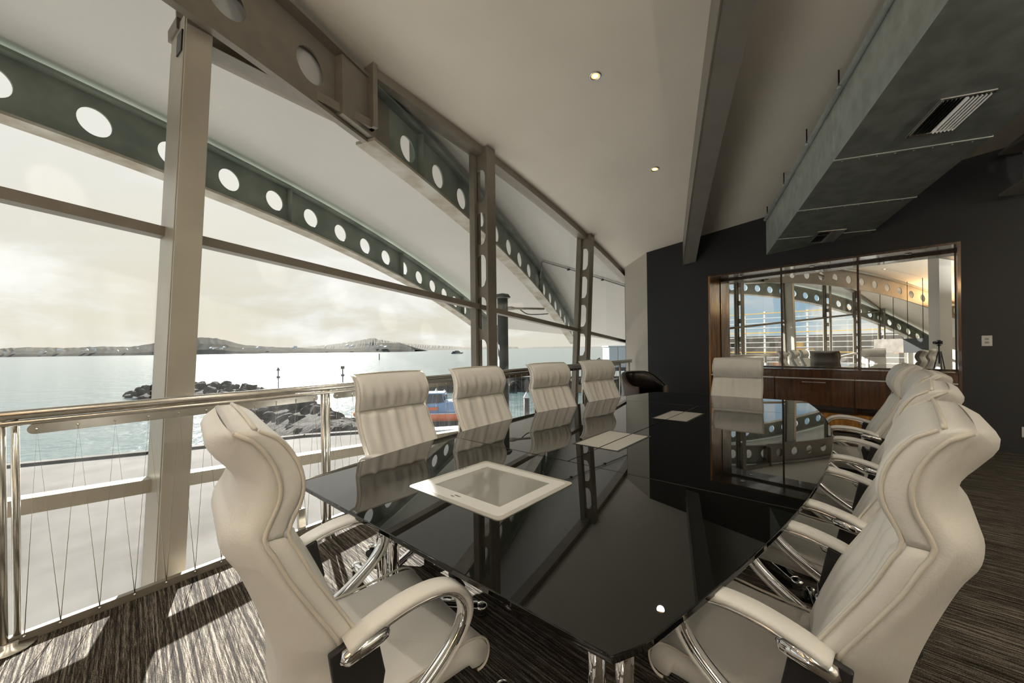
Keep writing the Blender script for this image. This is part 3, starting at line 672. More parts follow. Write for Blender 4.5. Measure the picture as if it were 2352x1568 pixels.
def frame_mesh(o_, i_, z0, z1):
    m = MB(); rows = [[Vector((p.x, p.y, z0)) for p in o_], [Vector((p.x, p.y, z1)) for p in o_], [Vector((p.x, p.y, z1)) for p in i_], [Vector((p.x, p.y, z0)) for p in i_]]
    rows.append(rows[0]); m.grid(rows, True, False); return m
tp = thing('touch_control_panel', 'square touch control screen with silver and white frame set in the table', 'screen', T(1.245, -1.205, .7405))
q0 = rrect(.998, 1.492, -1.486, -.932, .022, 0); q1 = rrect(1.020, 1.470, -1.464, -.954, .02, 0); q2 = rrect(1.085, 1.42, -1.405, -1.01, .004, 0)
obj('metal_frame', local(frame_mesh(q0, q1, .7402, .7432), tp), 'plate', tp)
obj('white_bezel', local(frame_mesh(q1, q2, .7402, .7442), tp), 'white', tp)
m = MB(); m.prism([Vector((p.x, p.y, .7402)) for p in q2], (0, 0, .0018)); obj('screen', local(m, tp), 'panelglass', tp)
m = MB()
for k in range(3): m.lathe([(0, .7436), (.004, .7436), (0, .7442)], T(1.30+k*.018, -1.476, 0), 8)
obj('buttons', local(m, tp), 'darksteel', tp)
# maker's print on the bezel: two short words in small grey capitals, unreadable in the photo
def text(name, body, size, loc, xa, ya, material, parent, ext=.0004):
    c = D.curves.new(name, 'FONT'); c.body = body; c.size = size; c.extrude = ext; c.align_x = 'CENTER'; c.resolution_u = 2
    o_ = D.objects.new(name, c); COL.objects.link(o_); za = Vector(xa).cross(Vector(ya)).normalized()
    Mx = Matrix((Vector(xa).normalized(), Vector(ya).normalized(), za)).transposed().to_4x4(); Mx.translation = Vector(loc); o_.matrix_world = Mx
    me = D.meshes.new_from_object(o_); D.objects.remove(o_); me.name = name; me.materials.append(M[material]); o_ = D.objects.new(name, me); COL.objects.link(o_); o_.matrix_world = Mx
    o_.parent = parent; o_.matrix_parent_inverse = Matrix.Translation(-Vector(parent.location)); return o_
text('printed_mark', 'cumpo', .013, T(1.055, -1.22, .7446), tv, tu, 'label', tp); text('printed_mark', 'tect', .012, T(1.041, -1.236, .7446), tv, tu, 'label', tp)
for lab, u0, u1, v0, v1 in (('brushed twin-flap cable hatch in the table, nearer of the two', 2.115, 2.59, -1.31, -1.02), ('brushed twin-flap cable hatch in the table, farther of the two', 3.275, 3.752, -1.25, -.98)):
    h = thing('cable_hatch', lab, 'hatch', T((u0+u1)/2, (v0+v1)/2, .7405)); vm = TC if v0 < TC < v1 else (v0+v1)/2
    F = lambda a, b, z: T(a, b, z)
    obj('surround', local(frame_mesh(rrect(u0-.012, u1+.012, v0-.012, v1+.012, .003, 0), rrect(u0, u1, v0, v1, .002, 0), .7402, .7412), h), 'darksteel', h)
    for a_, b_ in ((v0, vm-.0015), (vm+.0015, v1)):
        obj('flap', local(MB().fbox(F, u0+.004, u1-.004, a_+.003, b_-.003, .7402, .7422), h), 'plate', h, bevel=.001)
# ================================================================== CHAIRS
M['alu'].node_tree.nodes['Principled BSDF'].inputs['Roughness'].default_value = .32
ZS = [.47, .52, .58, .64, .70, .766, .82, .86, .90, .925, .951, .978, 1.0, 1.02, 1.036, 1.052, 1.07, 1.086, 1.11, 1.14, 1.16, 1.174, 1.185, 1.19]
FZ = [.45, .50, .60, .681, .766, .86, .921, .951, .978, 1.02, 1.052, 1.086, 1.14, 1.174, 1.187]
FY = [-.045, -.06, -.10, -.135, -.181, -.232, -.259, -.274, -.268, -.250, -.244, -.248, -.272, -.302, -.326]
RZ = [.42, .50, .60, .73, .82, .865, .91, .96, 1.02, 1.07, 1.11, 1.145, 1.175, 1.19]
RY = [-.285, -.278, -.285, -.318, -.348, -.366, -.390, -.392, -.362, -.364, -.392, -.414, -.408, -.385]
WZ = [.42, .50, .58, .64, .70, .90, .96, 1.05, 1.19]; WW = [.150, .175, .215, .252, .264, .266, .260, .268, .262]
def pch(xs, ys):        # smooth (cubic Hermite) interpolation of a profile
    xs = list(xs); ys = list(ys); n = len(xs); d = [(ys[i+1]-ys[i])/(xs[i+1]-xs[i]) for i in range(n-1)]
    mm = [d[0]]+[(d[i-1]+d[i])/2 for i in range(1, n-1)]+[d[-1]]
    def f(x):
        if x <= xs[0]: return ys[0]
        if x >= xs[-1]: return ys[-1]
        i = max(k for k in range(n) if xs[k] <= x); i = min(i, n-2); h = xs[i+1]-xs[i]; t = (x-xs[i])/h
        return (2*t**3-3*t*t+1)*ys[i]+(t**3-2*t*t+t)*h*mm[i]+(-2*t**3+3*t*t)*ys[i+1]+(t**3-t*t)*h*mm[i+1]
    return f
yf = pch(FZ, FY); yr = pch(RZ, RY); hw_ = pch(WZ, WW)
smooth = lambda x: max(0, min(1, x))**2*(3-2*max(0, min(1, x)))
def cushion(z0, z1, head, nz_=18, nx=44):
    """padded front cushion between two heights; closed pillow with pleats fanning from the neck seam"""
    m = MB(); fr = []; bk = []
    for i in range(nz_+1):
        v = i/nz_; z = z0+(z1-z0)*v; h = hw_(z); rf = []; rb = []
        edge = min(1, v/.12, (1-v)/.12) if head else min(1, (1-v)/.08, v/.2)
        puff = .016*math.sqrt(max(0, 1-(1-edge)**2))
        for j in range(nx+1):
            x = -1+2*j/nx; sidee = min(1, (1-abs(x))/.10); pf = puff*math.sqrt(max(0, 1-(1-sidee)**2))
            rec = .026*(1-x*x)*(0.25 if head else smooth((.98-z)/.25))
            if head: pl = .0055*(math.sin(x*17+v*3*x+1)+.6*math.sin(x*31-v*4))*smooth((.95-v)/.8)*smooth(v/.12)
            else: pl = .0075*(math.sin(x*12+.6-(1-v)*1.5*x)+.55*math.sin(x*23+.3))*smooth((v-.1)/.7)*smooth((1-abs(x))/.3)
            y = yf(z)-rec-.012+pf+pl
            rf.append((x*h, y, z+ (.0 if not head else .006*(1-abs(x)**2)*v)))
            rb.append((x*h, yf(z)-rec-.05, z))
        fr.append(rf); bk.append(rb)
    rows = [a+list(reversed(b)) for a, b in zip(fr, bk)]
    m.grid(rows, True, True, True); return m
def make_chair(name, label, grp):
    t_ = thing(name, label, 'chair', (0, 0, 0), 0, grp)
    obj('backrest', cushion(.47, .950, False), 'leather', t_)
    obj('headrest', cushion(.952, 1.188, True), 'leather', t_)
    # rear shell
    m = MB(); rows = []; zz = list(np.linspace(.45, 1.188, 52))
    for z in zz:
        h = hw_(z)-.004; nx = 16; front = []; rear = []
        for j in range(nx+1):
            x = -1+2*j/nx; k = smooth((1-abs(x))/.42)
            rec = .026*(1-x*x)*smooth((.98-z)/.25)
            yfr = yf(z)-rec-.046; ye = max(yf(z)-.072, yr(z)+.012+.03*smooth((1.16-z)/.1))
            k = smooth((1-abs(x))/.55); y = ye+(yr(z)-ye)*math.sin(k*PI/2)**.9
            ww_ = h*(x if abs(x) < .92 else (x*.98))
            front.append((ww_, yfr, z)); rear.append((ww_, min(y, yfr-.004), z))
        rows.append(front+list(reversed(rear)))
    m.grid(rows, True, True, True); sh = obj('back_shell', m, 'leather', t_)
    # neck seam pouch and welts
    m = MB(); m.tube([(x*.2, (yr(.865)-.002)+.10*abs(x)**3, .868-.01*math.cos(x*1.5)) for x in np.linspace(-.85, .85, 14)], [.003]+[.009]*12+[.003], 8); obj('seam_fold', m, 'leather', sh)
    m = MB()
    for sg in (-1, 1):
        for off, r_ in ((-.004, .0042), (-.048, .0050)):
            m.tube([(sg*(hw_(z)+.0005), yf(z)+off, z) for z in np.linspace(.56, 1.186, 34)], r_, 6)
    m.tube([(x*hw_(1.188), yf(1.188)-.010, 1.190+.006*(1-x*x)) for x in np.linspace(-1, 1, 14)], .005, 6)
    obj('piping', m, 'piping', t_)
    # crease under the top roll
    m = MB(); m.tube([(x*.225, yr(1.115)-.001+.055*abs(x)**4, 1.112) for x in np.linspace(-1, 1, 16)], .0035, 6); obj('seam_fold', m, 'piping', sh)
    # seat
    prof = [(-.235, .452), (-.20, .463), (-.10, .462), (0, .462), (.10, .470), (.18, .478), (.225, .472), (.252, .450), (.262, .420), (.255, .388), (.236, .372), (.214, .374), (.205, .392), (.18, .404), (.05, .396), (-.1, .392), (-.2, .398), (-.236, .420)]
    prof = [(p.x, p.y) for p in cr([(a_, b_, 0) for a_, b_ in prof]+[(prof[0][0], prof[0][1], 0)], 3)][:-1]
    cx, cz = .01, .43; rows = []; nx = 20
    for j in range(nx+1):
        x = -1+2*j/nx; e_ = min(1, (1-abs(x))/.07); k = .62+.38*math.sqrt(max(0, 1-(1-e_)**2)); W_ = .252
        rows.append([(x*W_, (a_-cx)*(.93+.07*k)+cx, (b_-cz)*k+cz+.010*abs(x)**2.5*(1 if b_ > cz else .3)) for a_, b_ in prof])
    m = MB(); m.grid(rows, True, True, True); st = obj('seat', m, 'leather', t_)
    m = MB()
    for sg in (-1, 1): m.tube([(sg*.247, (a_-cx)*1.0+cx, (b_-cz)*.97+cz+.009) for a_, b_ in prof[:33]], .004, 6)
    obj('piping', m, 'piping', st)
    # arms
    path = cr([(0, -.165, .664), (0, -.115, .686), (0, -.03, .706), (0, .05, .708), (0, .108, .690), (0, .140, .652), (0, .146, .606), (0, .118, .553), (0, .06, .500), (0, -.02, .448), (0, -.10, .405)], 5)
    for sg in (-1, 1):
        def sec_pad(x):
            w_ = .030-.012*smooth((x-.45)/.25); h_ = .010-.003*smooth((x-.5)/.3)
            return [(a_*w_, b_*h_+.012) for a_, b_ in ((-1, -.7), (-.8, -1), (.8, -1), (1, -.7), (1, .4), (.75, 1), (-.75, 1), (-1, .4))]
        def sec_ch(x):
            w_ = .022-.005*smooth((x-.5)/.3)
            return [(a_*w_, b_*.008-.006) for a_, b_ in ((-1, -.3), (-.6, -1), (.6, -1), (1, -.3), (1, .9), (-1, .9))]
        px = [Vector((sg*.288, p.y, p.z)) for p in path]
        # side x normal: make normals point outwards of the loop
        m = MB(); m.sweep(px, sec_ch, (1, 0, 0)); ar = obj('armrest', m, 'chrome', t_, label='chrome loop armrest')
        m = MB(); m.sweep(px, sec_pad, (1, 0, 0)); obj('arm_pad', m, 'leather', ar)
        m = MB(); m.tube([(sg*.298, -.185, .648), (sg*.300, -.175, .654), (sg*.302, -.13, .668), (sg*.302, -.085, .676), (sg*.298, -.073, .678)], [.006, .019, .022, .019, .006], 14); obj('clamp', m, 'chrome', ar)
        m = MB(); m.prism([(sg*.262, -.205, .66), (sg*.262, -.10, .69), (sg*.262, -.075, .56), (sg*.262, -.10, .43), (sg*.262, -.08, .385), (sg*.262, -.17, .375), (sg*.262, -.185, .50)], (sg*.018, 0, 0)); obj('side_bracket', m, 'plastic', t_, bevel=.004)
    m = MB(); m.box(-.262, .262, -.15, -.10, .375, .39); m.box(-.09, .09, -.14, .12, .335, .39); obj('tilt_mechanism', m, 'plastic', t_, bevel=.006)
    m = MB(); m.tube([(.09, .02, .365), (.21, .03, .36)], .006, 8); m.tube([(.20, .03, .36), (.245, .03, .357)], .012, 10); obj('lever', m, 'chrome', t_)
    m = MB(); m.lathe([(.0, .09), (.028, .09), (.028, .22), (.020, .222), (.020, .34), (0, .34)], (0, 0, 0), 18); obj('gas_column', m, 'chrome', t_)
    m = MB(); m.lathe([(0, .066), (.045, .066), (.05, .08), (.045, .105), (.03, .115), (0, .115)], (0, 0, 0), 20); hub = obj('base_hub', m, 'chrome', t_)
    for k in range(5):
        th_ = 2*PI*k/5+.3; d_ = Vector((math.cos(th_), math.sin(th_), 0)); sd_ = d_.cross(Vector((0, 0, 1)))
        sec = lambda x: [(a_*(.026-.010*x), b_*(.016-.005*x)) for a_, b_ in ((-1, -1), (1, -1), (1, .3), (.55, 1), (-.55, 1), (-1, .3))]
        m = MB(); m.sweep([d_*(.02+.31*x)+Vector((0, 0, .092-.014*x-.012*x*x)) for x in np.linspace(0, 1, 7)], sec, sd_)
        m.lathe([(0, .082), (.018, .080), (.021, .07), (.018, .06), (0, .06)], d_*.33, 14)
        lg = obj('base_leg', m, 'chrome', t_)
        c_ = d_*.335; q_ = sd_; m = MB()
        for s2 in (-1, 1): m.lathe([(0, -.009), (.022, -.009), (.027, -.005), (.027, .005), (.022, .009), (0, .009)], c_+q_*.016*s2+Vector((0, 0, .027)), 16, q_)
        m.lathe([(0, .05), (.012, .05), (.012, .064), (0, .064)], c_, 8)
        obj('caster', m, 'rubber', lg)
    return t_
def cloc(u, v, dz=0): p = T(u, v, dz); return p
def face(deg_from_u):    # rotation so that local +y faces the direction at this angle (towards +v) from the table axis
    az = math.radians(40.8+deg_from_u); return -az
GR = 'white leather high-back chairs around the table'
ch0 = make_chair('conference_chair', 'white leather chair at the table head nearest the window, seen from behind', GR)
ch0.location = cloc(.63, -1.13, 0); ch0.rotation_euler = (0, 0, face(9))
for (u, v, ang, lab) in ((1.366, -.175, -90+5, 'nearest white leather chair on the right side of the table'),
                         (2.22, -.09, -90+6, 'second nearest white leather chair on the right side of the table'),
                         (3.11, .0, -90+2, 'third white leather chair on the right side of the table'),
                         (4.14, .0, -90+0, 'farthest white leather chair on the right side of the table'),
                         (1.50, -2.10, 90+0, 'nearest white leather chair on the window side, facing the table'),
                         (2.28, -2.05, 90+2, 'second white leather chair on the window side of the table'),
                         (3.20, -2.0, 90+8, 'third white leather chair on the window side of the table'),
                         (4.13, -1.96, 90+10, 'farthest white leather chair on the window side of the table'),
                         (5.12, -1.02, 180, 'white leather chair at the far head of the table before the mirror')):
    dup(ch0, cloc(u, v), face(ang), lab, GR)
# tub chair in the corner
tc_ = thing('tub_chair', 'low black leather tub armchair in the corner by the glass wall', 'armchair', Vector((2.30, 6.75, 0)), math.radians(-160)); tc_.scale = (1.17, 1.17, 1.13)
def tub_top(th): return .80-.20*smooth((abs(th)-.6)/1.5)
m = MB(); rows = []
for j in range(33):
    th = -2.2+4.4*j/32; h = tub_top(th); ro = .335; ri = .265; dx, dy = math.sin(th), -math.cos(th)
    st_ = lambda r_, z: (dx*r_, dy*r_*1.0, z)
    rows.append([st_(ro*.86, .12), st_(ro*.97, .35), st_(ro, h-.03), st_(ro-.01, h-.008), st_((ro+ri)/2, h), st_(ri+.01, h-.012), st_(ri, h-.05), st_(ri-.01, .42), st_(ri-.02, .12)])
m.grid(rows, True, True, True)
me = m.mesh('tub_shell'); obj('tub_shell', me, 'brownleather', tc_)
m = MB(); rows = []
for j in range(33):
    th = -2.15+4.3*j/32; h = tub_top(th)+.003; dx, dy = math.sin(th), -math.cos(th); st_ = lambda r_, z: (dx*r_, dy*r_, z)
    rows.append([st_(.30, h+.002), st_(.262, h-.01), st_(.252, h-.06), st_(.245, .42), st_(.262, .42), st_(.27, h-.02)])
m.grid(rows, True, True, True); obj('inner_lining', m, 'blackleather', tc_)
m = MB(); m.lathe([(0, .34), (.235, .34), (.25, .36), (.25, .42), (.23, .45), (0, .46)], (0, .02, 0), 28); obj('seat_cushion', m, 'blackleather', tc_)
m = MB(); m.lathe([(0, .10), (.27, .10), (.285, .16), (.24, .34), (0, .34)], (0, .0, 0), 28); obj('base', m, 'brownleather', tc_)
for k in range(4):
    th_ = PI/4+PI/2*k; m = MB(); m.tube([(.18*math.cos(th_), .18*math.sin(th_), .11), (.2*math.cos(th_), .2*math.sin(th_), 0)], [.018, .012], 8); obj('leg', m, 'plastic', tc_)
# ================================================================== OUTSIDE
GZ, SZ = -4.5, -7.0
def pix(x, y, z=None, Y=None):    # a place outside: ground level z or forward distance Y along a sight line
    dx, dy = x-1176, -(y-799.5); c, s = math.cos(.0132), math.sin(.0132)
    d = Vector(((dx*c+dy*s)/890, 1, (-dx*s+dy*c)/890))
    k = (z-EYE)/d.z if z is not None else Y
    return Vector((0, 0, EYE))+d*k
rg = random.Random(3)
m = MB(); R_ = 9000; m.add([(-R_, -R_, SZ), (R_, -R_, SZ), (R_, R_, SZ), (-R_, R_, SZ)], [(0, 1, 2, 3)]); o = struct('sea', m, 'sea')
m = MB(); edge = [(-140, -40), (-48, 10), (-26.5, 20.5), (-21.4, 22.9), (-14.4, 26.8), (-10, 28.0), (-5.7, 28.4), (2.3, 31), (30, 42), (90, 60), (90, -120), (-140, -120)]
m.prism([Vector((x, y, -7.4)) for x, y in edge], (0, 0, GZ+7.4)); struct('ground', m, 'deck')
m = MB(); m.fbox(G, -40, 30, .6, 8.2, GZ, GZ+.03); struct('path', m, 'bounce_strip')  # unseen pale strip, added to bounce sunlight up to soffit and ceiling
m = MB()       # stone kerb along the quay
for (x0, y0), (x1, y1) in zip(edge[0:9], edge[1:10]):
    a_, b_ = Vector((x0, y0, GZ)), Vector((x1, y1, GZ)); q = (b_-a_).normalized(); nn = Vector((q.y, -q.x, 0))
    m.hexa([a_, b_, b_+nn*.5, a_+nn*.5], [p+Vector((0, 0, .14)) for p in (a_, b_, b_+nn*.5, a_+nn*.5)])
struct('trim_12', m, 'deck')
# boulder groyne
rocks = []
for k in range(7):
    bm = bmesh.new(); bmesh.ops.create_icosphere(bm, subdivisions=2, radius=1); rr = random.Random(k)
    pl = [(Vector((rr.gauss(0, 1), rr.gauss(0, 1), rr.gauss(0, 1))).normalized(), rr.uniform(.55, .85)) for _ in range(9)]
    for v in bm.verts:
        for n_, d_ in pl:
            e = v.co.dot(n_)-d_
            if e > 0: v.co -= n_*e
        v.co.x *= 1.25; v.co.z *= .8
    me = D.meshes.new('boulder'); bm.to_mesh(me); bm.free(); me.materials.append(M['rock']); rocks.append(me)
def boulders(root, pts):
    for p, r in pts:
        b_ = D.objects.new('boulder', rg.choice(rocks)); COL.objects.link(b_); b_.parent = root
        b_.location = p-Vector(root.location); b_.scale = (r, r*rg.uniform(.7, 1), r*rg.uniform(.7, 1)); b_.rotation_euler = (rg.uniform(-.5, .5), rg.uniform(-.5, .5), rg.uniform(0, 6.3))
def ridge(path, wid, hgt, n_, rmin, rmax):
    out = []
    P_ = [Vector((*p, 0)) for p in path]; seg = [(P_[i+1]-P_[i]).length for i in range(len(P_)-1)]; tot = sum(seg)
    for k in range(n_):
        x = rg.random()**1.5*tot; f0 = x/tot; i = 0
        while x > seg[i] and i < len(seg)-1: x -= seg[i]; i += 1
        d_ = (P_[i+1]-P_[i]).normalized(); nn = Vector((-d_.y, d_.x, 0)); w = np.interp(f0, [0, .3, .9, 1], wid); h = np.interp(f0, [0, .3, .9, 1], hgt)
        q = rg.uniform(-1, 1); out.append((P_[i]+d_*x+nn*w*q+Vector((0, 0, SZ+h*(1-abs(q)**1.6)-.15)), rg.uniform(rmin, rmax)*(1+.35*f0)))
    return out
gpath = [(-9.5, 29.5), (-14.5, 33), (-24, 43), (-46, 66), (-76, 80)]
gr = thing('rock_groyne', 'dark boulder groyne running out from the quay into the harbour', 'breakwater', (-20, 40, SZ))
m = MB(); rows = []
for i, f in enumerate(np.linspace(0, 1, 26)):
    P_ = [Vector((*p, 0)) for p in gpath]; k = f*4; j = min(int(k), 3); c_ = P_[j].lerp(P_[j+1], k-j); d_ = (P_[j+1]-P_[j]).normalized(); nn = Vector((-d_.y, d_.x, 0))
    w = np.interp(f, [0, .3, .9, 1], [3.2, 5.5, 6.5, 3]); h = np.interp(f, [0, .3, .9, 1], [1.6, 2.6, 2.2, .9])
    rows.append([c_+nn*w*q+Vector((0, 0, SZ-.5+(h+.1)*(1-abs(q)**1.7)+rg.uniform(-.1, .1))) for q in np.linspace(-1, 1, 11)])
m.grid(rows, False, False); obj('rubble_core', local(m, gr), 'rock', gr, kind='stuff')
boulders(gr, ridge(gpath, [3.0, 5.3, 6.3, 2.6], [1.7, 2.8, 2.4, 1.0], 290, .5, .95))
# far breakwater beyond the marina
b0, b1 = pix(960, 895, z=SZ), pix(1440, 893, z=SZ)
bw = thing('breakwater', 'low dark boulder wall across the marina behind the moored boat', 'breakwater', (b0+b1)/2)
m = MB(); rows = []
for i in range(24):
    c_ = b0.lerp(b1, i/23); rows.append([c_+Vector((0, q*3.0, (2.3+rg.uniform(-.2, .2))*(1-abs(q)**3)-.2)) for q in np.linspace(-1, 1, 9)])
m.grid(rows, False, False); obj('rubble_core', local(m, bw), 'rock', bw, kind='stuff')
boulders(bw, [(b0.lerp(b1, rg.random())+Vector((0, -rg.uniform(1.0, 2.9), rg.uniform(.1, 2.3))), rg.uniform(.5, .9)) for _ in range(150)])
m = MB(); m.hexa([b0+Vector((0, -.8, 2.2)), b1+Vector((0, -.8, 2.2)), b1+Vector((0, .8, 2.2)), b0+Vector((0, .8, 2.2))], [b0+Vector((0, -.8, 2.6)), b1+Vector((0, -.8, 2.6)), b1+Vector((0, .8, 2.6)), b0+Vector((0, .8, 2.6))]); obj('concrete_cap', local(m, bw), 'deck', bw)
# headlands and volcano across the water
def hill(name, prof, Y, depth, material, label):
    o = thing(name, label, 'hill', (0, Y, SZ)); m = MB(); rows = []
    xs = np.arange(prof[0][0], prof[-1][0]+1, (prof[-1][0]-prof[0][0])/160)
    rr = random.Random(int(Y)); base = pix
    for x in xs:
        y = interp(x, [p[0] for p in prof], [p[1] for p in prof])
        top = pix(x, y, Y=Y+depth*.4); hgt = max(top.z-SZ, 1); hgt *= 1+rr.uniform(-.05, .05); X = top.x; X0 = X*Y/(Y+depth*.4)
        rows.append([(X0, Y, SZ-1), (X0*1.02, Y+depth*.06, SZ+hgt*.25), (X0+(X-X0)*.4, Y+depth*.18, SZ+hgt*(.6+rr.uniform(-.06, .06))), (X, Y+depth*.4, SZ+hgt), (X, Y+depth, SZ-1)])
    m.grid(rows, False, False); obj('slope', local(m, o), material, o); return o
hill('headland', [(-420, 812), (-200, 806), (0, 800), (80, 797), (150, 799), (220, 796), (300, 796), (350, 788), (400, 778), (440, 776), (490, 776), (515, 781), (540, 788), (570, 793), (640, 797), (720, 800), (800, 801), (840, 796), (880, 788), (915, 787), (940, 794), (952, 803)], 1500, 500, 'hill', 'long hazy wooded shoreline with houses across the harbour')
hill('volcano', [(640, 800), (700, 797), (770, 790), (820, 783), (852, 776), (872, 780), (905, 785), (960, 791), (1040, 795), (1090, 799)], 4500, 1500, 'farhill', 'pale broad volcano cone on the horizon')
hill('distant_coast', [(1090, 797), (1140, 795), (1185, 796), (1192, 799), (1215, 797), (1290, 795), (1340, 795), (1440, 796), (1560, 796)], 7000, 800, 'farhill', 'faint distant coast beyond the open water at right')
m0 = MB(); m0.box(-6, 6, -4, 4, 0, 5); m0.prism([(-6.5, -4.5, 5), (-6.5, 4.5, 5), (-6.5, 0, 8)], (13, 0, 0)); hm = m0.mesh('house'); hm.materials.append(M['house'])
for k in range(34):
    x = rg.uniform(5, 945); x = x if not 360 < x < 470 else x+120
    p = pix(x, interp(x, [0, 400, 940], [811, 803, 797])-rg.uniform(0, 7), Y=1500+rg.uniform(20, 60)); h = D.objects.new('house', hm); COL.objects.link(h); h.location = (p.x, p.y, max(p.z, SZ+3)-3); h.rotation_euler = (0, 0, rg.uniform(-1, 1)); sc_ = rg.uniform(.6, 1.1); h.scale = (sc_,)*3
    tag(h, 'tiny white house on the far shore', 'house', 'white houses on the far shore')
# channel markers
for lab, x, yt, yb, Y in (('left-hand slender channel marker with pointed top, in the sun glitter', 639, 850, 890, 88), ('channel marker pole with square top, between the groyne and the first window chair', 787, 846, 882, 92), ('thin bare post far out on the water', 871, 812, 824, 330)):
    p = pix(x, yt, Y=Y); o = thing('channel_marker', lab, 'marker', (p.x, p.y, SZ))
    h = p.z-SZ; m = MB(); m.tube([(0, 0, -1), (0, 0, h)], .13 if Y < 200 else .4, 8); obj('pole', m, 'timber', o)
    if Y < 200:
        m = MB(); m.lathe([(0, h-.1), (.42, h-.1), (.42, h+.0), (.0, h+.8)] if 'pointed' in lab else [(0, h-.1), (.42, h-.1), (.42, h+.6), (0, h+.6)], (0, 0, 0), 12); obj('top_mark', m, 'timber', o)
        m = MB(); m.box(-.3, .3, -.2, .2, h*.55, h*.55+.5); obj('sign_box', m, 'timber', o)
# ferry far out
p = pix(1050, 808, z=SZ); p = Vector((0, 0, EYE))+ (p-Vector((0, 0, EYE))).normalized()*700; fy = thing('ferry', 'small dark ferry far out on the water left of the near mullion', 'boat', (p.x, p.y, SZ))
m = MB(); m.prism([(-10, -2.5, 0), (9, -2.5, 0), (11.5, -2.5, 2.2), (-10, -2.5, 2.2)], (0, 5, 0)); obj('hull', m, 'navy', fy)
m = MB(); m.box(-8, 5, -2.2, 2.2, 2.2, 4.2); m.box(-4, 3, -1.8, 1.8, 4.2, 5.4); obj('cabin', m, 'hill', fy)
# piles with white caps
def pile(x, yt, yb, Y, lab):
    a_, b_ = pix(x, yt, Y=Y), pix(x, yb, Y=Y); o = thing('mooring_pile', lab, 'pile', (a_.x, a_.y, SZ)); r_ = .23
    m = MB(); m.tube([(0, 0, -.5), (0, 0, a_.z-SZ-.5)], r_, 14); obj('shaft', m, 'timber', o)
    m = MB(); m.lathe([(0, 0), (r_+.02, 0), (r_+.02, .06), (0, .50)], (0, 0, a_.z-SZ-.5), 14); obj('cap', m, 'house', o)
pile(1002, 891, 925, 36, 'dark mooring pile with white pointed cap, left of the pair above the boat')
pile(1021, 893, 925, 36, 'dark mooring pile with white pointed cap, right of the pair above the boat')
pile(1209, 899, 933, 31, 'single dark mooring pile with white cap beside the third window chair')
pile(1365, 862, 880, 48, 'far mooring pile with white cap between the last two chairs')
# rescue boat
p = pix(958, 962, z=GZ-.2); bt = thing('rescue_boat', 'blue and white launch with orange inflated collar moored at the quay', 'boat', (p.x+.3, p.y-.3, SZ+1.6), math.radians(4))
def hullrow(x, zb, zt, wb_, wt): return [(x, -wt, zt), (x, -wb_, zb+.3), (x, 0, zb), (x, wb_, zb+.3), (x, wt, zt)]
m = MB(); m.grid([hullrow(-5.2, 1.1, 1.25, .05, .15), hullrow(-4.4, .5, 1.2, .5, .8), hullrow(-3, .1, 1.1, .9, 1.2), hullrow(0, 0, 1.0, 1.15, 1.4), hullrow(5.2, 0, 1.0, 1.15, 1.4)], False, True, True); obj('hull', m, 'navy', bt)
m = MB()
for sg in (-1, 1): m.tube(cr([(-5.3, sg*.05, 1.35), (-4.7, sg*.75, 1.32), (-3.2, sg*1.35, 1.22), (0, sg*1.6, 1.1), (5.3, sg*1.6, 1.1)], 5), .30, 12)
obj('inflated_collar', m, 'orange', bt)
m = MB()
for sg in (-1, 1): m.tube(cr([(-5.35, sg*.05, 1.62), (-4.7, sg*.7, 1.60), (-3.2, sg*1.3, 1.5), (0, sg*1.55, 1.40), (5.3, sg*1.55, 1.40)], 5), .07, 8)
obj('white_collar_band', m, 'house', bt)
m = MB(); m.hexa([(-3.6, -.9, 1.0), (3.2, -1.15, 1.0), (3.2, 1.15, 1.0), (-3.6, .9, 1.0)], [(-2.6, -.8, 1.75), (3.2, -1.1, 2.35), (3.2, 1.1, 2.35), (-2.6, .8, 1.75)]); obj('deckhouse', m, 'boatblue', bt, bevel=.05)
m = MB(); m.hexa([(-2.4, -.92, 1.45), (-.2, -1.1, 1.42), (-.2, -1.04, 1.42), (-2.4, -.85, 1.45)], [(-2.2, -.90, 1.82), (-.2, -1.12, 2.02), (-.2, -1.05, 2.02), (-2.2, -.84, 1.82)]); obj('side_window', m, 'navy', bt)
m = MB(); m.hexa([(.0, -1.165, 1.62), (1.7, -1.165, 1.66), (1.7, -1.12, 1.66), (.0, -1.12, 1.62)], [(.0, -1.165, 1.86), (1.7, -1.165, 1.92), (1.7, -1.12, 1.92), (.0, -1.12, 1.86)]); obj('red_name_panel', m, 'orange', bt)
m = MB(); m.hexa([(-1.0, -.8, 2.05), (2.2, -.9, 2.3), (2.2, .9, 2.3), (-1.0, .8, 2.05)], [(.0, -.7, 2.95), (2.0, -.8, 3.0), (2.0, .8, 3.0), (.0, .7, 2.95)]); obj('wheelhouse', m, 'navy', bt, bevel=.03)
m = MB()
for x0, x1 in ((-1.0, .0), (.3, .5), (1.2, 1.3), (2.2, 2.0)):
    for sg in (-1, 1): m.tube([(x0, sg*.84, 2.06+.07*(x0+1)), (x1, sg*.74, 3.0)], .035, 6)
m.box(-.2, 2.2, -.85, .85, 2.97, 3.05); obj('roof_frame', m, 'boatblue', bt)
m = MB(); m.tube([(3.6, -1.0, 1.2), (3.6, -1.0, 3.2), (3.6, 1.0, 3.2), (3.6, 1.0, 1.2)], .06, 8); m.tube([(3.6, 0, 3.2), (3.6, 0, 4.6)], .04, 6); obj('aft_arch', m, 'house', bt)
m = MB(); m.tube([(4.0+.0, -1.2+.28*math.cos(x), 2.0+.28*math.sin(x)) for x in np.linspace(0, 2*PI, 18)], .07, 8, False); obj('lifebuoy', m, 'orange', bt)
m = MB()
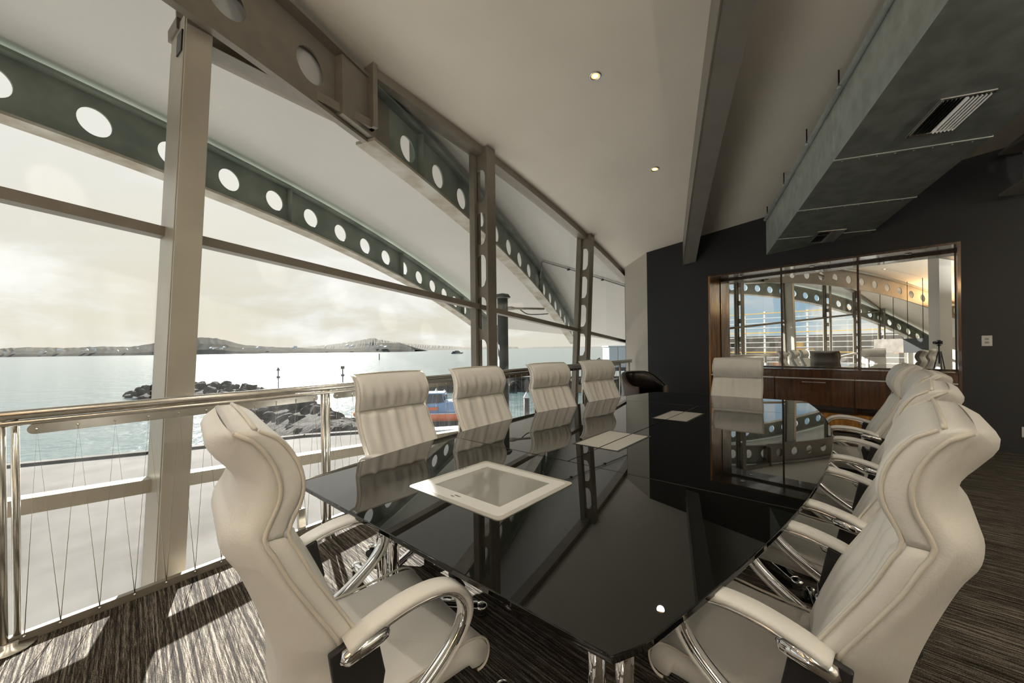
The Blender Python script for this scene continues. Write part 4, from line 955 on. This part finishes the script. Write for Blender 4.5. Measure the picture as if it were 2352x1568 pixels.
for k in range(3): m.lathe([(0, 0), (.35, .0), (.28, .5), (0, .7)], (4.2+k*.45, .3, 1.2), 10)
obj('deck_bundles', m, 'navy', bt)
# floating pontoon
a_, b_ = pix(985, 990, z=GZ), pix(1260, 972, z=GZ)
o = thing('pontoon', 'grey floating pontoon alongside the moored launch', 'pontoon', ((a_+b_)/2)); m = MB(); q = Vector((0, -1.2, 0)); a_ = a_+Vector((0, 0, .02)); b_ = b_+Vector((0, 0, .02)); m.hexa([a_, b_, b_+q, a_+q], [p+Vector((0, 0, .25)) for p in (a_, b_, b_+q, a_+q)]); obj('deck', local(m, o), 'house', o, bevel=.03)
# crates of gear by the water
for lab, x, y, c_, s_ in (('low rusty bin on the quay beside the single pile', 1244, 946, 'rust', .8),):
    p = pix(x, y+14, z=GZ); o = thing('crate', lab, 'crate', p); m = MB(); m.box(-s_*.7, s_*.7, -s_*.5, s_*.5, 0, s_*.8); obj('box', m, c_, o, bevel=.03); m = MB(); m.box(-s_*.74, s_*.74, -s_*.54, s_*.54, s_*.8, s_*.88); obj('lid', m, 'house', o, bevel=.02)
# white shed on the wharf with a dinghy davit
p = pix(1418, 824, Y=60); sh = thing('wharf_shed', 'white panelled shed at the end of the wharf, far right of the water', 'shed', (p.x+2.2, p.y, SZ))
tz = pix(1418, 796, Y=60).z-SZ; bz = p.z-SZ-1.2
for k in range(6): m = MB(); m.box(-4+k*1.35+.03, -4+(k+1)*1.35-.03, -2, 2, bz, tz); obj('wall_panel', m, 'house', sh)
m = MB(); m.box(-4.1, 4.2, -2.1, 2.1, tz, tz+.15); obj('roof', m, 'house', sh); m = MB(); m.box(-5, 5, -2.6, 2.6, bz-.5, bz); obj('platform', m, 'timber', sh)
for x in (-4.2, -1.4, 1.4, 4.2): m = MB(); m.tube([(x, -1.8, -1), (x, -1.8, bz-.4)], .25, 8); obj('leg', m, 'timber', sh)
m = MB(); m.tube([(-4.6, -1, bz), (-5.2, -1, bz+1.4), (-6.4, -1, bz+.6)], .12, 6); m.tube([(-5.4, -1, bz+.2), (-6.6, -1, bz+1.2)], .09, 6); m.tube([(-7, -1, bz+.3), (-4.5, -1, bz+.1)], .12, 6); obj('davit', m, 'navy', sh)
# black flue pipe and its stay arm
top = pix(1154, 676, Y=9.2); fl = thing('flue_pipe', 'tall dark flue pipe with flat cowl standing outside the glass', 'pipe', (top.x, top.y, GZ))
h = top.z-GZ; m = MB(); m.lathe([(0, 0), (.125, 0), (.125, h-.1), (0, h-.1)], (0, 0, 0), 28); obj('pipe', m, 'blackpipe', fl)
m = MB(); m.lathe([(0, h-.1), (.15, h-.1), (.195, h-.07), (.15, h), (0, h+.03)], (0, 0, 0), 28); obj('cowl', m, 'blackpipe', fl)
e1 = pix(1262, 706, Y=8.9); e1 = A(9.15, -2.71, pix(1255, 704, Y=9.0).z); s1 = pix(1166, 708, Y=9.15)
m = MB(); m.tube([s1, s1.lerp(e1, .12), s1.lerp(e1, .2), e1], [.045, .05, .028, .028], 10); obj('stay_arm', local(m, fl), 'flange', fl)
m = MB(); m.tube(cr([s1.lerp(e1, .3), s1.lerp(e1, .5)+Vector((0, 0, -.12)), s1.lerp(e1, .75)+Vector((0, 0, -.14)), e1+Vector((.1, 0, -.12))], 6), .012, 6); obj('cable', local(m, fl), 'darksteel', fl)
# conduit under the canopy
o = thing('conduit', 'thin grey conduit clipped under the canopy beyond the arch', 'pipe', A(9, -1.5, 3)); m = MB()
c1_ = A(8.5, -2.55, hc(8.5)-.04); c2_ = A(10.6, -.6, hc(10.6)-.04); pts = [A(8.5, -2.6, hc(8.5)-.42), A(8.5, -2.56, hc(8.5)-.1), c1_]+[A(8.5+2.1*x, -2.55+1.95*x, hc(8.5+2.1*x)-.04) for x in (.25, .5, .75, 1)]
m.tube(pts, .016, 8); obj('tube', local(m, o), 'grey', o)
for x in (.25, .6, .9): m = MB(); q = A(8.5+2.1*x, -2.55+1.95*x, hc(8.5+2.1*x)-.05); m.tube([q-Vector((.03, 0, 0)), q+Vector((.03, 0, 0))], .028, 8); obj('clip', local(m, o), 'darksteel', o)
# ---------------------------------------------------------------- what only the mirror shows
# open rack building beyond the left end of the glass wall
rb0 = Vector((-48, -16, GZ)); rd = Vector((.62, -.785, 0)).normalized(); rn = Vector((-rd.y, rd.x, 0))*-1
rk = thing('rack_building', 'pale open steel frame with yellow rails, seen through glass in the mirror', 'building', rb0)
def RB(a, b, z): return rb0+rd*a+rn*b+Vector((0, 0, z))
for k in range(21):
    m = MB(); m.fbox(RB, -12+k*2.4, -12+k*2.4+.22, 0, .3, 0, 10.2+.5*math.sin(k)); obj('post', local(m, rk), 'house', rk)
for j in range(15):
    m = MB(); m.fbox(RB, -12, 37, -.02, .10, .7+j*.68, .79+j*.68); obj('rail', local(m, rk), 'yellow' if j % 4 == 2 else 'house', rk)
for k in range(60):
    a_ = -11+rg.random()*46; z_ = rg.choice([.8, 1.8, 2.7, 3.7, 4.6, 5.5]); m = MB(); m.fbox(RB, a_, a_+rg.uniform(.8, 2.4), 1, 2.5, z_, z_+.7); obj('stored_item', local(m, rk), rg.choice(['yellow', 'rust', 'house', 'yellow', 'hill']), rk)
m = MB(); m.fbox(RB, -12, 37, 6, 6.3, 0, 7.2); obj('rear_wall', local(m, rk), 'timber', rk)
# white square column and lintel panel behind the camera
def mir(x, y, k):  # a point met after the mirror at k metres of path, from its place in the reflection
    d = (pix(x, y, Y=1)-Vector((0, 0, EYE))); O = Vector((0, 0, EYE)); P_ = Wp(0, ND, 0); tt = (P_-O).dot(wn)/d.dot(wn); h_ = O+d*tt; r_ = d-2*d.dot(wn)*wn; return h_+r_.normalized()*k
pc = mir(2160, 790, 9.5); o = thing('white_column', 'square white column inside the room, seen in the mirror', 'column', (pc.x, pc.y, 0))
m = MB(); m.box(-.17, .17, -.17, .17, 0, hcp(pc)+.01); ob_ = obj('shaft', m, 'house', o); 
m = MB(); m.box(-.20, .20, -.20, .20, 0, .1); obj('plinth', m, 'house', o)
pa, pb = mir(2010, 800, 14), mir(2155, 800, 12)
d_ = (pb-pa); d_.z = 0; L_ = d_.length; d_.normalize(); nn = Vector((-d_.y, d_.x, 0)); cz = pa.z
o = thing('lintel_panel', 'taupe horizontal panel hung from thin rods, seen in the mirror', 'panel', (pa.x, pa.y, 1.2))
def LP(a, b, z): return Vector((pa.x, pa.y, 0))+d_*a+nn*b+Vector((0, 0, z))
for k in range(2): m = MB(); m.fbox(LP, k*L_*.52+.005, (k+1)*L_*.52-.005, 0, .05, .98, 1.52); obj('panel_board', local(m, o), ['timber', 'darksteel'][k], o)
for k in range(5): a_ = .3+k*L_*.23; m = MB(); q = LP(a_, .02, 0); m.tube([Vector((q.x, q.y, 1.5)), Vector((q.x, q.y, hcp(q)-.02))], .01, 6); obj('hanging_rod', local(m, o), 'darksteel', o)
# camera on its tripod, as the mirror shows it
o = thing('camera_tripod', 'black camera on a tripod, seen in the wall mirror', 'camera', (0, -.16, 0))
m = MB(); m.box(-.07, .07, -.06, .02, EYE-.05, EYE+.05); m.box(-.03, .03, -.05, .01, EYE+.05, EYE+.075); obj('body', m, 'plastic', o, bevel=.008)
m = MB(); m.lathe([(0, 0), (.036, 0), (.038, .06), (.042, .09), (.030, .09), (.0, .07)], (0, .02, EYE), 20, (0, 1, 0)); obj('lens', m, 'plastic', o)
m = MB(); m.tube([(0, -.02, EYE-.05), (0, -.02, .75)], .016, 10); m.lathe([(0, 0), (.045, 0), (.045, .03), (0, .03)], (0, -.02, EYE-.09), 12); obj('centre_post', m, 'plastic', o)
for k in range(3):
    th_ = PI/2+2*PI*k/3+PI; m = MB(); m.tube([(.03*math.cos(th_), -.04+.03*math.sin(th_), EYE-.25), (.24*math.cos(th_), -.04+.24*math.sin(th_), .0)], [.016, .011], 8); obj('leg', m, 'plastic', o)
